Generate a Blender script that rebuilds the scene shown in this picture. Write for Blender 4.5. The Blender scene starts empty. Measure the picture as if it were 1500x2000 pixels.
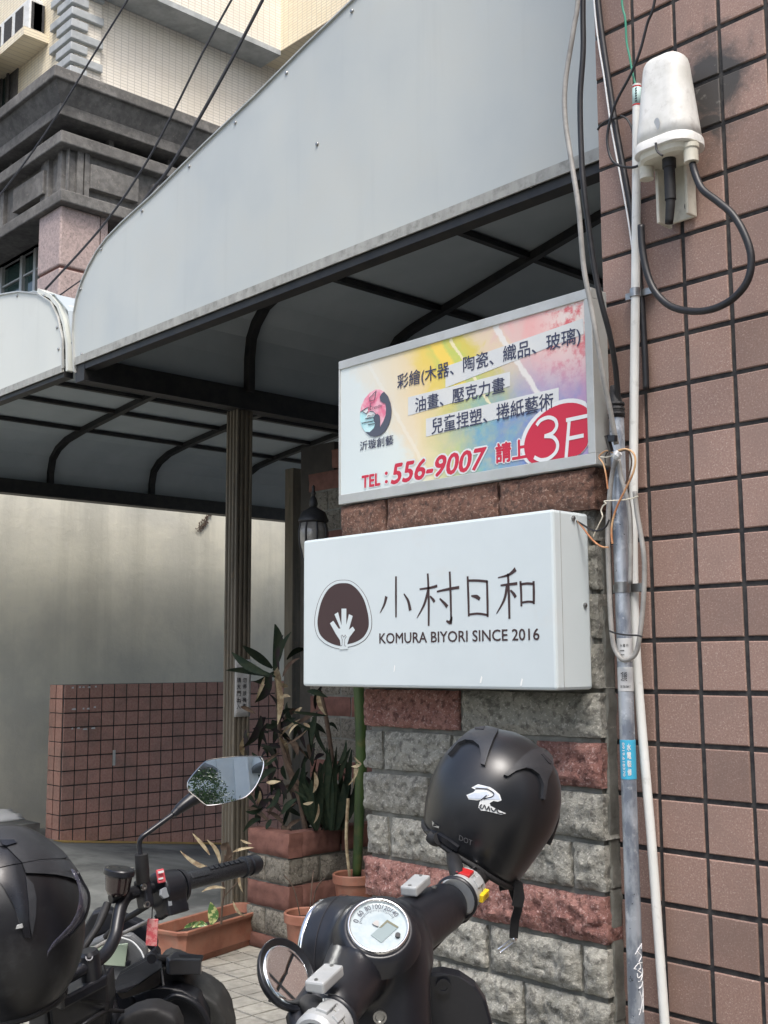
import bpy, bmesh, math, random
from mathutils import Vector, Matrix, noise as mnoise
from mathutils.geometry import tessellate_polygon
from mathutils.bvhtree import BVHTree
random.seed(7)
sc = bpy.context.scene
V = Vector
# ------------------------------------------------------------------ camera
CH = 1.40                                     # camera height above the pavement
FPX, PIT, YAW, ROL = 2246.84, 0.13044179, 0.81963077, -0.00501713
CF = V((-math.sin(YAW)*math.cos(PIT), math.cos(YAW)*math.cos(PIT), math.sin(PIT)))
_R = V((math.cos(YAW), math.sin(YAW), 0)); _U = _R.cross(CF)
CR = _R*math.cos(ROL) + _U*math.sin(ROL); CU = -_R*math.sin(ROL) + _U*math.cos(ROL)
CAMP = V((0, 0, CH))
cam_d = bpy.data.cameras.new('camera'); cam = bpy.data.objects.new('camera', cam_d)
sc.collection.objects.link(cam); sc.camera = cam
cam_d.sensor_fit = 'VERTICAL'; cam_d.sensor_height = 36; cam_d.lens = FPX*36/2000
cam_d.clip_start = .05; cam_d.clip_end = 2000
mw = Matrix((CR, CU, -CF)).transposed().to_4x4(); mw.translation = CAMP
cam.matrix_world = mw
# ------------------------------------------------------------------ light
SUN_EL, SUN_AZ = math.radians(58), math.radians(-38)      # azimuth measured from +X towards +Y
wd = bpy.data.worlds.new('World'); sc.world = wd; wd.use_nodes = True
wn = wd.node_tree; bg = wn.nodes['Background']
sky = wn.nodes.new('ShaderNodeTexSky'); sky.sky_type = 'NISHITA'; sky.sun_disc = False
sky.sun_elevation = SUN_EL; sky.sun_rotation = math.pi/2 - SUN_AZ
sky.air_density = 1.0; sky.dust_density = 4.0; sky.ozone_density = 1.0
hs = wn.nodes.new('ShaderNodeHueSaturation'); hs.inputs['Saturation'].default_value = .88
wn.links.new(sky.outputs[0], hs.inputs['Color']); wn.links.new(hs.outputs[0], bg.inputs[0])
bg.inputs[1].default_value = 0.13
sl = bpy.data.lights.new('sun', 'SUN'); so = bpy.data.objects.new('sun', sl); sc.collection.objects.link(so)
sl.energy = 1.1; sl.angle = math.radians(18); sl.color = (1, .98, .95)
sdir = V((math.cos(SUN_AZ)*math.cos(SUN_EL), math.sin(SUN_AZ)*math.cos(SUN_EL), math.sin(SUN_EL)))
so.rotation_euler = sdir.to_track_quat('Z', 'Y').to_euler(); so.location = (0, 0, 30)
vs = sc.view_settings; vs.view_transform = 'Standard'; vs.look = 'None'; vs.exposure = 1.18; vs.gamma = 1
vs.use_curve_mapping = False
sc.cycles.max_bounces = 8; sc.cycles.diffuse_bounces = 4
# ------------------------------------------------------------------ placing helpers
def ray(px, py): return CF + CR*((px-750)/FPX) - CU*((py-1000)/FPX)
def D(px, py, d): return CAMP + ray(px, py)*d
def PL(px, py, ax, v):
    r = ray(px, py); return CAMP + r*((v-CAMP[ax])/r[ax])
def PY(px, py, y): return PL(px, py, 1, y)
def zrow(x, y, py):                           # height of the point above (x, y) that lies on picture row py
    lo, hi = -5., 60.
    for _ in range(50):
        m = (lo+hi)/2; q = V((x, y, m))-CAMP
        r = 1000-FPX*q.dot(CU)/q.dot(CF)
        if r > py: lo = m
        else: hi = m
    return m
# ------------------------------------------------------------------ mesh helpers
class MB:
    def __init__(s): s.v = []; s.f = []
    def add(s, vs_, fs):
        b = len(s.v); s.v += [V(p) for p in vs_]; s.f += [tuple(i+b for i in f) for f in fs]; return s
    def bx(s, x0, x1, y0, y1, z0, z1, M=None):
        p = [V((x, y, z)) for x in (x0, x1) for y in (y0, y1) for z in (z0, z1)]
        if M: p = [M @ q for q in p]
        return s.add(p, [(0,1,3,2),(4,6,7,5),(0,4,5,1),(2,3,7,6),(0,2,6,4),(1,5,7,3)])
    def bar(s, a, b, w, h, up=(0,0,1)):      # straight rectangular bar
        a, b, up = V(a), V(b), V(up); t = (b-a).normalized(); sd = t.cross(up).normalized(); u = sd.cross(t)
        p = [q+sd*i*w/2+u*j*h/2 for q in (a, b) for i, j in ((-1,-1),(1,-1),(1,1),(-1,1))]
        return s.add(p, [(0,1,2,3),(7,6,5,4),(0,4,5,1),(1,5,6,2),(2,6,7,3),(3,7,4,0)])
    def sweep(s, pts, w, h, side):            # rectangular section along a path lying square to `side`
        side = V(side).normalized(); n = len(pts); ring = []
        for i, p in enumerate(pts):
            a = V(pts[max(i-1,0)]); b = V(pts[min(i+1,n-1)]); t = (b-a).normalized(); u = side.cross(t)
            ring += [V(p)+side*i_*w/2+u*j_*h/2 for i_, j_ in ((-1,-1),(1,-1),(1,1),(-1,1))]
        fs = [(0,1,2,3), tuple(4*(n-1)+k for k in (3,2,1,0))]
        for i in range(n-1):
            for k in range(4):
                fs.append((4*i+k, 4*i+4+k, 4*i+4+(k+1)%4, 4*i+(k+1)%4))
        return s.add(ring, fs)
    def tube(s, pts, r, n=10, sm=0, cap=True):
        pts = [V(p) for p in pts]
        rs = list(r) if isinstance(r, (list, tuple)) else [r]*len(pts)
        if sm:
            q, qr = [], []; m = len(pts)
            for i in range(m-1):
                p0, p1, p2, p3 = pts[max(i-1,0)], pts[i], pts[i+1], pts[min(i+2,m-1)]
                for k in range(sm):
                    t = k/sm
                    q.append(.5*((2*p1)+(p2-p0)*t+(2*p0-5*p1+4*p2-p3)*t*t+(3*p1-p0-3*p2+p3)*t**3)); qr.append(rs[i]*(1-t)+rs[i+1]*t)
            q.append(pts[-1]); qr.append(rs[-1]); pts, rs = q, qr
        m = len(pts); t = (pts[1]-pts[0]).normalized()
        u = t.cross(V((0,0,1))) if abs(t.z) < .9 else t.cross(V((1,0,0))); u.normalize(); ring = []
        for i, p in enumerate(pts):
            t = (pts[min(i+1,m-1)]-pts[max(i-1,0)]).normalized()
            u = (u-t*u.dot(t)).normalized(); w = t.cross(u)
            ring += [p+(u*math.cos(2*math.pi*k/n)+w*math.sin(2*math.pi*k/n))*rs[i] for k in range(n)]
        fs = []
        for i in range(m-1):
            for k in range(n):
                fs.append((i*n+k, i*n+(k+1)%n, i*n+n+(k+1)%n, i*n+n+k))
        if cap: fs += [tuple(range(n-1,-1,-1)), tuple((m-1)*n+k for k in range(n))]
        return s.add(ring, fs)
    def lathe(s, prof, c, ax=(0,0,1), n=24, ref=None, sx=1, sy=1, cap=True):
        c, ax = V(c), V(ax).normalized(); u = V(ref) if ref else (ax.cross(V((0,0,1))) if abs(ax.z) < .9 else V((1,0,0)))
        u = (u-ax*u.dot(ax)).normalized(); w = ax.cross(u); ring = []
        for r, h in prof:
            ring += [c+ax*h+(u*math.cos(2*math.pi*k/n)*sx+w*math.sin(2*math.pi*k/n)*sy)*max(r,1e-5) for k in range(n)]
        fs = []
        for i in range(len(prof)-1):
            for k in range(n): fs.append((i*n+k, i*n+(k+1)%n, i*n+n+(k+1)%n, i*n+n+k))
        if cap and prof[0][0] > 1e-4: fs.append(tuple(range(n-1,-1,-1)))
        if cap and prof[-1][0] > 1e-4: fs.append(tuple((len(prof)-1)*n+k for k in range(n)))
        return s.add(ring, fs)
    def prism(s, pts, d):                      # flat outline pushed along d
        pts = [V(p) for p in pts]; n = len(pts); d = V(d)
        tr = tessellate_polygon([pts])
        s.add(pts+[p+d for p in pts], [tuple(t) for t in tr]+[tuple(i+n for i in reversed(t)) for t in tr]+[(i,(i+1)%n,(i+1)%n+n,i+n) for i in range(n)])
        return s
    def grid(s, fn, nu, nv):
        return s.add([fn(i/nu, j/nv) for j in range(nv+1) for i in range(nu+1)],
                     [(j*(nu+1)+i, j*(nu+1)+i+1, (j+1)*(nu+1)+i+1, (j+1)*(nu+1)+i) for j in range(nv) for i in range(nu)])
ORG = {}
def link(o): sc.collection.objects.link(o); return o
def thing(name, label, cat, loc=(0,0,0), group=None, kind=None):
    o = bpy.data.objects.new(name, None); link(o); o.location = loc; o.empty_display_size = .05
    o['label'] = label; o['category'] = cat
    if group: o['group'] = group
    ORG[o.name] = V(loc); return o
def mesh_from(name, mb, mat, org=V((0,0,0)), smooth=False):
    me = bpy.data.meshes.new(name); me.from_pydata([tuple(p-org) for p in mb.v], [], mb.f); me.validate()
    bm = bmesh.new(); bm.from_mesh(me); bmesh.ops.recalc_face_normals(bm, faces=bm.faces); bm.to_mesh(me); bm.free()
    if smooth: me.polygons.foreach_set('use_smooth', [True]*len(me.polygons))
    if mat: me.materials.append(mat)
    return me
def obj(name, mb, mat, parent=None, smooth=False, bevel=0, label=None, cat=None, group=None, kind=None, sharp=None, sub=0, org=None):
    if parent is not None: o_ = ORG[parent.name]
    elif org is not None: o_ = V(org)
    else: o_ = sum(mb.v, V((0,0,0)))/max(1, len(mb.v))
    o = bpy.data.objects.new(name, mesh_from(name, mb, mat, o_, smooth)); link(o); ORG[o.name] = o_
    if parent is not None: o.parent = parent
    else: o.location = o_
    if bevel:
        m = o.modifiers.new('bevel', 'BEVEL'); m.width = bevel; m.segments = 2; m.limit_method = 'ANGLE'; m.angle_limit = .6
    if sub:
        m = o.modifiers.new('sub', 'SUBSURF'); m.levels = sub; m.render_levels = sub
    if smooth and sharp:
        sharpen(o, sharp)
    if label: o['label'] = label
    if cat: o['category'] = cat
    if group: o['group'] = group
    if kind: o['kind'] = kind
    return o
def sharpen(o, ang):
    bm = bmesh.new(); bm.from_mesh(o.data)
    for e in bm.edges:
        if len(e.link_faces) == 2 and e.calc_face_angle(0) > ang: e.smooth = False
    bm.to_mesh(o.data); bm.free()
def inst(name, me, parent, loc, rot=None, scale=None, kind=None):  # a copy that shares mesh data
    o = bpy.data.objects.new(name, me); link(o); o.parent = parent; o.location = V(loc)-ORG[parent.name]
    if rot: o.rotation_euler = rot
    if scale: o.scale = scale
    if kind: o['kind'] = kind
    return o
# ------------------------------------------------------------------ materials
def nd(nt, t, **k):
    n = nt.nodes.new(t)
    for a, b in k.items():
        if a in ('operation','blend_type','data_type','noise_dimensions','feature','distance','attribute_name'): setattr(n, a, b)
        else: n.inputs[a].default_value = b
    return n
def mixc(nt, fac, a, b, mode='MIX'):
    m = nt.nodes.new('ShaderNodeMix'); m.data_type = 'RGBA'; m.blend_type = mode
    for s_, x in ((0, fac), (6, a), (7, b)):
        if hasattr(x, 'is_linked') or hasattr(x, 'links'): nt.links.new(x, m.inputs[s_])
        else: m.inputs[s_].default_value = x if s_ == 0 else (*x[:3], 1)
    return m.outputs[2]
def ramp(nt, fac, lo, hi, a=0., b=1.):
    m = nt.nodes.new('ShaderNodeMapRange'); m.inputs[1].default_value = lo; m.inputs[2].default_value = hi
    m.inputs[3].default_value = a; m.inputs[4].default_value = b; m.clamp = True; nt.links.new(fac, m.inputs[0]); return m.outputs[0]
def wpos(nt, scale=(1,1,1)):
    g = nt.nodes.new('ShaderNodeNewGeometry'); m = nt.nodes.new('ShaderNodeMapping'); m.inputs['Scale'].default_value = scale
    nt.links.new(g.outputs['Position'], m.inputs['Vector']); return m.outputs[0]
def noise_(nt, scale, detail=5, rough=.6, vec=None, dist=0):
    n = nt.nodes.new('ShaderNodeTexNoise'); n.inputs['Scale'].default_value = scale; n.inputs['Detail'].default_value = detail
    n.inputs['Roughness'].default_value = rough; n.inputs['Distortion'].default_value = dist
    nt.links.new(vec or wpos(nt), n.inputs['Vector']); return n.outputs['Fac']
def mat(name, c1, c2=None, sc_=25, lo=.4, hi=.6, detail=6, rough=.6, metal=0, bump=0, bs=None, bd=.002, dirt=None, rnd=0,
        stretch=(1,1,1), coat=0, trans=0, emit=None, rvar=0, spec=.5, fleck=None):
    m = bpy.data.materials.new(name); m.use_nodes = True; nt = m.node_tree; b = nt.nodes['Principled BSDF']
    col = None  # flat grey display, dark olive for its edge and the housing seams
    if c2:
        f = ramp(nt, noise_(nt, sc_, detail, vec=wpos(nt, stretch)), lo, hi); col = mixc(nt, f, c1, c2)
    if fleck:                                  # (colour, scale, threshold)
        f = ramp(nt, noise_(nt, fleck[1], 3, .7), fleck[2], fleck[2]+.05); col = mixc(nt, f, col or c1, fleck[0])
    if dirt:                                   # (colour, scale, lo, hi, amount)
        f = ramp(nt, noise_(nt, dirt[1], 7, .65), dirt[2], dirt[3], 0, dirt[4]); col = mixc(nt, f, col or c1, dirt[0])
    if rnd:
        oi = nt.nodes.new('ShaderNodeObjectInfo'); h = nt.nodes.new('ShaderNodeHueSaturation')
        r_ = ramp(nt, oi.outputs['Random'], 0, 1, 1-rnd, 1+rnd); nt.links.new(r_, h.inputs['Value'])
        if col: nt.links.new(col, h.inputs['Color'])
        else: h.inputs['Color'].default_value = (*c1, 1)
        col = h.outputs[0]
    if col: nt.links.new(col, b.inputs['Base Color'])
    else: b.inputs['Base Color'].default_value = (*c1, 1)
    b.inputs['Roughness'].default_value = rough; b.inputs['Metallic'].default_value = metal
    b.inputs['Specular IOR Level'].default_value = spec
    if rvar:
        nt.links.new(ramp(nt, noise_(nt, 9, 6, .7), .3, .7, max(.02, rough-rvar), min(1, rough+rvar)), b.inputs['Roughness'])
    if coat: b.inputs['Coat Weight'].default_value = coat; b.inputs['Coat Roughness'].default_value = .15
    if trans: b.inputs['Transmission Weight'].default_value = trans
    if emit: b.inputs['Emission Color'].default_value = (*emit[0], 1); b.inputs['Emission Strength'].default_value = emit[1]
    if bump:
        bp = nt.nodes.new('ShaderNodeBump'); bp.inputs['Strength'].default_value = bump; bp.inputs['Distance'].default_value = bd
        nt.links.new(noise_(nt, bs or 150, 8, .7), bp.inputs['Height']); nt.links.new(bp.outputs[0], b.inputs['Normal'])
    return m
DK = (.02, .022, .024)
m_grout = mat('dark_grout', (.022,.022,.024), (.05,.048,.046), 40, rough=.9, bump=.5, bs=200)
m_black = mat('black_painted_steel', (.012,.013,.015), (.022,.022,.024), 12, rough=.5, dirt=((.07,.065,.06), 18, .5, .75, .35), bump=.15, bs=80)
m_blkpl = mat('satin_black_plastic', (.007,.008,.011), (.011,.012,.016), 30, rough=.34, rvar=.1, dirt=((.045,.045,.045), 50, .56, .8, .35))
m_blkrub = mat('black_rubber', (.008,.008,.009), (.013,.013,.014), 60, rough=.65, bump=.3, bs=400, bd=.0006)
m_matte = mat('matte_black_paint', (.008,.009,.013), (.011,.012,.016), 8, rough=.36, rvar=.05, dirt=((.05,.05,.055), 40, .55, .85, .3), spec=.6)
m_helm = mat('matte_helmet_shell', (.009,.010,.012), (.012,.013,.016), 8, rough=.33, spec=.6, dirt=((.07,.07,.07), 30, .6, .85, .3), bump=.05, bs=900, bd=.0003, rvar=.05)
m_helm2 = mat('dusty_helmet_shell', (.006,.006,.008), (.012,.013,.015), 12, rough=.42, dirt=((.09,.095,.10), 25, .52, .8, .35), rvar=.08)
m_chrome = mat('chrome', (.8,.8,.8), rough=.08, metal=1)
m_mirror = mat('mirror_glass', (.86,.9,.9), rough=.012, metal=1)
m_steel = mat('worn_steel', (.42,.42,.41), (.3,.3,.29), 40, rough=.35, metal=1, dirt=((.12,.09,.07), 60, .55, .8, .5))
m_galv = mat('galvanised_steel', (.46,.50,.55), (.22,.25,.30), 26, .42, .58, rough=.42, metal=.55, dirt=((.62,.66,.7), 45, .56, .66, .7), stretch=(1,1,.45), fleck=((.07,.08,.09), 70, .66))
m_pvc = mat('white_pvc', (.66,.67,.64), (.72,.73,.70), 8, rough=.4, dirt=((.22,.20,.17), 30, .58, .8, .55))
m_abs = mat('aged_white_plastic', (.60,.60,.56), (.72,.72,.69), 14, rough=.45, dirt=((.30,.28,.25), 35, .55, .78, .55), bump=.15, bs=200, bd=.0006)
m_ivory = mat('ivory_plastic', (.55,.53,.44), (.63,.61,.52), 20, rough=.5, dirt=((.25,.22,.17), 40, .55, .8, .5))
m_cblk = mat('black_cable', (.008,.008,.010), (.016,.016,.018), 40, rough=.45)
m_cgry = mat('grey_cable', (.24,.235,.22), (.33,.32,.30), 20, rough=.5, dirt=((.10,.09,.08), 50, .55, .8, .5))
m_cwht = mat('white_wire', (.62,.58,.47), rough=.5)
m_corg = mat('orange_brown_wire', (.42,.17,.07), (.6,.38,.2), 25, rough=.5)
m_cgrn = mat('green_wire', (.03,.24,.15), rough=.45)
def splitface(name, a, b_, fl, dk):
    m = mat(name, a, b_, 18, .35, .65, rough=.95, bump=1.0, bs=90, bd=.010, dirt=(dk, 55, .5, .62, .8), rnd=.14, fleck=(fl, 130, .57)); return m
m_blkgry = splitface('grey_split_face_block', (.30,.295,.255), (.41,.40,.35), (.56,.54,.48), (.13,.125,.11))
m_blkred = splitface('red_split_face_block', (.26,.12,.10), (.35,.185,.155), (.48,.32,.29), (.085,.035,.03))
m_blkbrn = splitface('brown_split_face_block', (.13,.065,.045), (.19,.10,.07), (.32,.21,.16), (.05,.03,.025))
m_brred = mat('smooth_red_brick', (.12,.052,.04), (.175,.08,.062), 20, rough=.85, bump=.5, bs=150, bd=.003, dirt=((.12,.05,.035), 40, .5, .7, .6), rnd=.12)  # base lowered so the planter's shade sits in the brick colour
m_mortar = mat('grey_mortar', (.14,.14,.12), (.21,.21,.185), 15, rough=.95, bump=.7, bs=90, bd=.004, dirt=((.09,.09,.08), 12, .48, .66, .7))
m_terra = mat('terracotta_plastic', (.24,.095,.06), (.31,.135,.088), 12, rough=.6, dirt=((.24,.14,.10), 14, .5, .7, .6), bump=.1, bs=100)
m_blkshade = splitface('shade_darkened_brick', (.15,.135,.11), (.21,.195,.16), (.28,.26,.22), (.06,.055,.045))  # grey brick with the shade under the canopies put into its colour
m_soil = mat('dark_soil', (.02,.015,.01), (.05,.04,.03), 60, rough=1, bump=1, bs=120, bd=.01)
m_alu = mat('brushed_aluminium', (.44,.45,.43), (.50,.51,.49), 6, rough=.42, metal=.35, dirt=((.38,.37,.33), 20, .5, .75, .5))
m_white = mat('white_acrylic', (.60,.665,.68), (.57,.635,.65), 3, rough=.28, dirt=((.60,.58,.54), 9, .6, .85, .4), coat=.2)
m_brown = mat('dark_brown_vinyl', (.045,.022,.022), rough=.5)
m_navy = mat('dark_blue_print', (.035,.04,.085), rough=.5)
m_red = mat('magenta_red_print', (.50,.018,.048), rough=.45)
m_pwhite = mat('white_print', (.66,.68,.68), rough=.45)
m_leaf = mat('dark_green_leaf', (.008,.016,.010), (.017,.024,.014), 30, spec=.12, rough=.65, rnd=.25)
m_leafp = mat('dark_purple_leaf', (.020,.014,.018), (.016,.024,.015), 18, spec=.12, rough=.65, rnd=.25)
m_dry = mat('dry_straw_leaf', (.33,.28,.18), (.17,.12,.07), 30, rough=.75, rnd=.25)
m_vari = mat('variegated_leaf', (.06,.14,.035), (.42,.42,.18), 60, .5, .56, rough=.4)
m_stemg = mat('green_stem', (.035,.065,.016), (.02,.042,.013), 14, rough=.5, stretch=(1,1,.3), dirt=((.12,.09,.03), 12, .55, .75, .6))
m_stemb = mat('brown_stem', (.06,.04,.03), (.10,.07,.05), 40, rough=.9)
m_paper = mat('weathered_paper', (.58,.60,.60), (.50,.51,.51), 20, rough=.8)
m_glass = mat('dark_window_glass', (.03,.06,.055), rough=.06, spec=.8)
m_yellow = mat('yellow_plastic', (.75,.52,.02), rough=.4)
m_redpl = mat('red_plastic', (.45,.02,.02), rough=.35)
m_redpk = mat('faded_red_plastic', (.62,.10,.12), rough=.4)
m_silver = mat('silver_grey_plastic', (.36,.375,.38), (.43,.445,.445), 20, rough=.38, metal=.15, dirt=((.3,.3,.28), 40, .55, .8, .5))
m_lens = mat('clear_plastic', (.9,.9,.92), rough=.05, trans=1)
m_ink = mat('black_ink', (.02,.02,.025), rough=.6)
m_scrib = mat('white_paint_marker', (.85,.85,.85), rough=.6)
m_blue = mat('cyan_sticker', (.05,.38,.58), rough=.5)
# tile of the near building: speckled, with one dirty cement patch beside the junction box
def tile_mat():
    m = mat('speckled_brown_tile', (.238,.148,.118), (.302,.200,.163), 220, .35, .65, detail=3, rough=.58, rvar=.12, rnd=.16, bump=.12, bs=300, bd=.001,
            dirt=((.215,.15,.125), 7, .45, .7, .6), fleck=((.42,.32,.27), 260, .58))
    nt = m.node_tree; b = nt.nodes['Principled BSDF']; src = b.inputs['Base Color'].links[0].from_socket
    c = PY(1390, 165, 2.295); g = nt.nodes.new('ShaderNodeNewGeometry')
    mp = nt.nodes.new('ShaderNodeMapping'); mp.vector_type = 'POINT'; mp.inputs['Location'].default_value = (-c.x, -c.y, -c.z)
    nt.links.new(g.outputs['Position'], mp.inputs[0])
    sc2 = nt.nodes.new('ShaderNodeMapping'); sc2.inputs['Scale'].default_value = (10.5, 1, 7.6); nt.links.new(mp.outputs[0], sc2.inputs[0])
    ln = nt.nodes.new('ShaderNodeVectorMath'); ln.operation = 'LENGTH'; nt.links.new(sc2.outputs[0], ln.inputs[0])
    n = noise_(nt, 14, 6, .65, dist=.6); ad = nt.nodes.new('ShaderNodeMath'); ad.operation = 'MULTIPLY_ADD'
    nt.links.new(n, ad.inputs[0]); ad.inputs[1].default_value = -2.0; nt.links.new(ln.outputs['Value'], ad.inputs[2])
    f = ramp(nt, ad.outputs[0], -.45, .25, .95, 0); col = mixc(nt, f, src, (.045,.045,.042))
    n3 = noise_(nt, 45, 5); f3 = ramp(nt, n3, .62, .70, 0, .55); col = mixc(nt, mul(nt, f, f3), col, (.22,.21,.19))
    # small pale paint residues
    sp = ramp(nt, noise_(nt, 16, 4, .55), .735, .755, 0, .75); col = mixc(nt, sp, col, (.45,.42,.38))
    nt.links.new(col, b.inputs['Base Color']); return m
def mul(nt, a, b):
    m = nt.nodes.new('ShaderNodeMath'); m.operation = 'MULTIPLY'; nt.links.new(a, m.inputs[0]); nt.links.new(b, m.inputs[1]); return m.outputs[0]
m_tile = tile_mat()
m_tile2 = mat('low_wall_tile', (.35,.185,.145), (.41,.235,.19), 60, rough=.7, rnd=.12, dirt=((.15,.12,.10), 5, .45, .7, .5))
m_pave = mat('beige_paving_tile', (.30,.29,.25), (.38,.365,.32), 30, rough=.8, rnd=.08, dirt=((.16,.155,.14), 4, .45, .72, .7), bump=.3, bs=120)
m_pjoint = mat('paving_joint', (.10,.10,.09), (.15,.145,.13), 40, rough=.95)
m_drive = mat('worn_driveway_concrete', (.145,.152,.145), (.235,.245,.23), 2.2, .35, .65, rough=.8, dirt=((.05,.055,.055), 1.4, .48, .62, .75), bump=.3, bs=40, bd=.004, stretch=(.6,1.6,1))
m_asph = mat('asphalt', (.045,.045,.047), (.07,.07,.072), 60, rough=.9, bump=.5, bs=150)
m_yline = mat('worn_yellow_line', (.50,.33,.07), (.34,.25,.09), 15, rough=.8)
def concrete_wall_mat():
    m = mat('stained_render_wall', (.66,.64,.535), (.55,.54,.465), 1.6, .40, .60, rough=.85, bump=.5, bs=14, bd=.010, dirt=((.55,.53,.46), 2.6, .56, .7, .55))
    nt = m.node_tree; b = nt.nodes['Principled BSDF']; src = b.inputs['Base Color'].links[0].from_socket
    st = noise_(nt, 1.5, 6, .62, vec=wpos(nt, (1, 2.4, .16)), dist=.4)
    g = nt.nodes.new('ShaderNodeNewGeometry'); sx = nt.nodes.new('ShaderNodeSeparateXYZ'); nt.links.new(g.outputs['Position'], sx.inputs[0])
    top = ramp(nt, sx.outputs['Z'], 1.3, 3.0, .25, 1)
    f = mul(nt, ramp(nt, st, .46, .74, 0, .7), top); col = mixc(nt, f, src, (.34,.335,.28))
    cr = noise_(nt, 7, 8, .75, dist=1.2); col = mixc(nt, ramp(nt, cr, .57, .64, 0, .45), col, (.60,.585,.52))
    nt.links.new(col, b.inputs['Base Color']); return m
m_conc = concrete_wall_mat()
m_stone = mat('dark_grey_stone', (.125,.12,.112), (.185,.178,.166), 9, rough=.9, rnd=.0, bump=.5, bs=45, bd=.01, dirt=((.055,.053,.05), 1.1, .42, .66, .75), fleck=((.22,.205,.18), 22, .6))
m_granite = mat('pink_granite', (.42,.32,.29), (.30,.235,.215), 26, .42, .58, rough=.5, fleck=((.16,.12,.11), 34, .6))
m_quoin = mat('pale_grey_quoin', (.42,.44,.44), (.34,.36,.36), 5, rough=.7, dirt=((.20,.21,.21), 2.2, .5, .7, .6))
def small_tile_mat(name, c1, c2, joint, w, h, axis):
    m = bpy.data.materials.new(name); m.use_nodes = True; nt = m.node_tree; b = nt.nodes['Principled BSDF']
    g = nt.nodes.new('ShaderNodeNewGeometry'); sp = nt.nodes.new('ShaderNodeSeparateXYZ'); nt.links.new(g.outputs['Position'], sp.inputs[0])
    cb = nt.nodes.new('ShaderNodeCombineXYZ'); nt.links.new(sp.outputs[axis], cb.inputs[0]); nt.links.new(sp.outputs['Z'], cb.inputs[1])
    br = nt.nodes.new('ShaderNodeTexBrick'); br.offset = 0; nt.links.new(cb.outputs[0], br.inputs['Vector'])
    br.inputs['Color1'].default_value = (*c1, 1); br.inputs['Color2'].default_value = (*c2, 1); br.inputs['Mortar'].default_value = (*joint, 1)
    br.inputs['Scale'].default_value = 1; br.inputs['Brick Width'].default_value = w; br.inputs['Row Height'].default_value = h
    br.inputs['Mortar Size'].default_value = .006; br.inputs['Mortar Smooth'].default_value = .3
    col = mixc(nt, ramp(nt, noise_(nt, .9, 5), .42, .66, 0, .3), br.outputs['Color'], (.62,.54,.42))
    nt.links.new(col, b.inputs['Base Color']); b.inputs['Roughness'].default_value = .55
    bp = nt.nodes.new('ShaderNodeBump'); bp.inputs['Strength'].default_value = .6; bp.inputs['Distance'].default_value = .006; bp.invert = True
    nt.links.new(br.outputs['Fac'], bp.inputs['Height']); nt.links.new(bp.outputs[0], b.inputs['Normal']); return m
m_ytx = small_tile_mat('yellow_glazed_tile', (.76,.67,.48), (.80,.72,.54), (.50,.44,.34), .13, .052, 'X')
m_yty = small_tile_mat('cream_glazed_tile', (.78,.73,.63), (.82,.77,.68), (.54,.50,.43), .13, .052, 'Y')
def sheet_mat(name, c, c2, rough):
    m = mat(name, c, c2, .55, .40, .60, rough=rough, metal=.0, bump=.05, bs=2, dirt=((.42,.42,.38), 2.2, .5, .75, .35), spec=.6)
    nt = m.node_tree; b = nt.nodes['Principled BSDF']
    bp = nt.nodes.new('ShaderNodeBump'); bp.inputs['Strength'].default_value = .8; bp.inputs['Distance'].default_value = .04
    n1 = noise_(nt, 1.6, 2, .5, vec=wpos(nt, (1,1,.5))); nt.links.new(n1, bp.inputs['Height'])
    b2 = nt.nodes.new('ShaderNodeBump'); b2.inputs['Strength'].default_value = .12; b2.inputs['Distance'].default_value = .001
    nt.links.new(noise_(nt, 420, 2), b2.inputs['Height']); nt.links.new(bp.outputs[0], b2.inputs['Normal'])
    src = b.inputs['Base Color'].links[0].from_socket
    sk = noise_(nt, 1.0, 4, .6, vec=wpos(nt, (16, 16, .9))); fk = ramp(nt, sk, .58, .76, 0, .14)
    nt.links.new(mixc(nt, fk, src, tuple(x*.72 for x in c)), b.inputs['Base Color'])
    nt.links.new(b2.outputs[0], b.inputs['Normal']); return m
m_sheet = sheet_mat('grey_sheet_metal', (.42,.45,.44), (.50,.52,.485), .3)  # paler second tone paints a broad soft reflection into the sheet colour
m_sheetw = sheet_mat('white_sheet_metal', (.56,.58,.54), (.60,.61,.56), .4)
m_roofs = mat('roof_sheet_underside', (.40,.45,.475), (.44,.49,.515), 3, rough=.7)
m_trim = mat('aged_trim', (.28,.28,.255), (.36,.36,.33), 20, rough=.5, dirt=((.14,.14,.12), 25, .5, .7, .7), stretch=(1,1,.3))
m_rust = mat('weathered_brown_post', (.075,.066,.05), (.15,.132,.102), 16, .35, .65, rough=.7, stretch=(1,1,.12), dirt=((.21,.15,.09), 22, .55, .72, .5))
m_rib = mat('dark_rib_paint', (.010,.011,.013), (.022,.021,.020), 14, rough=.55)
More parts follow.
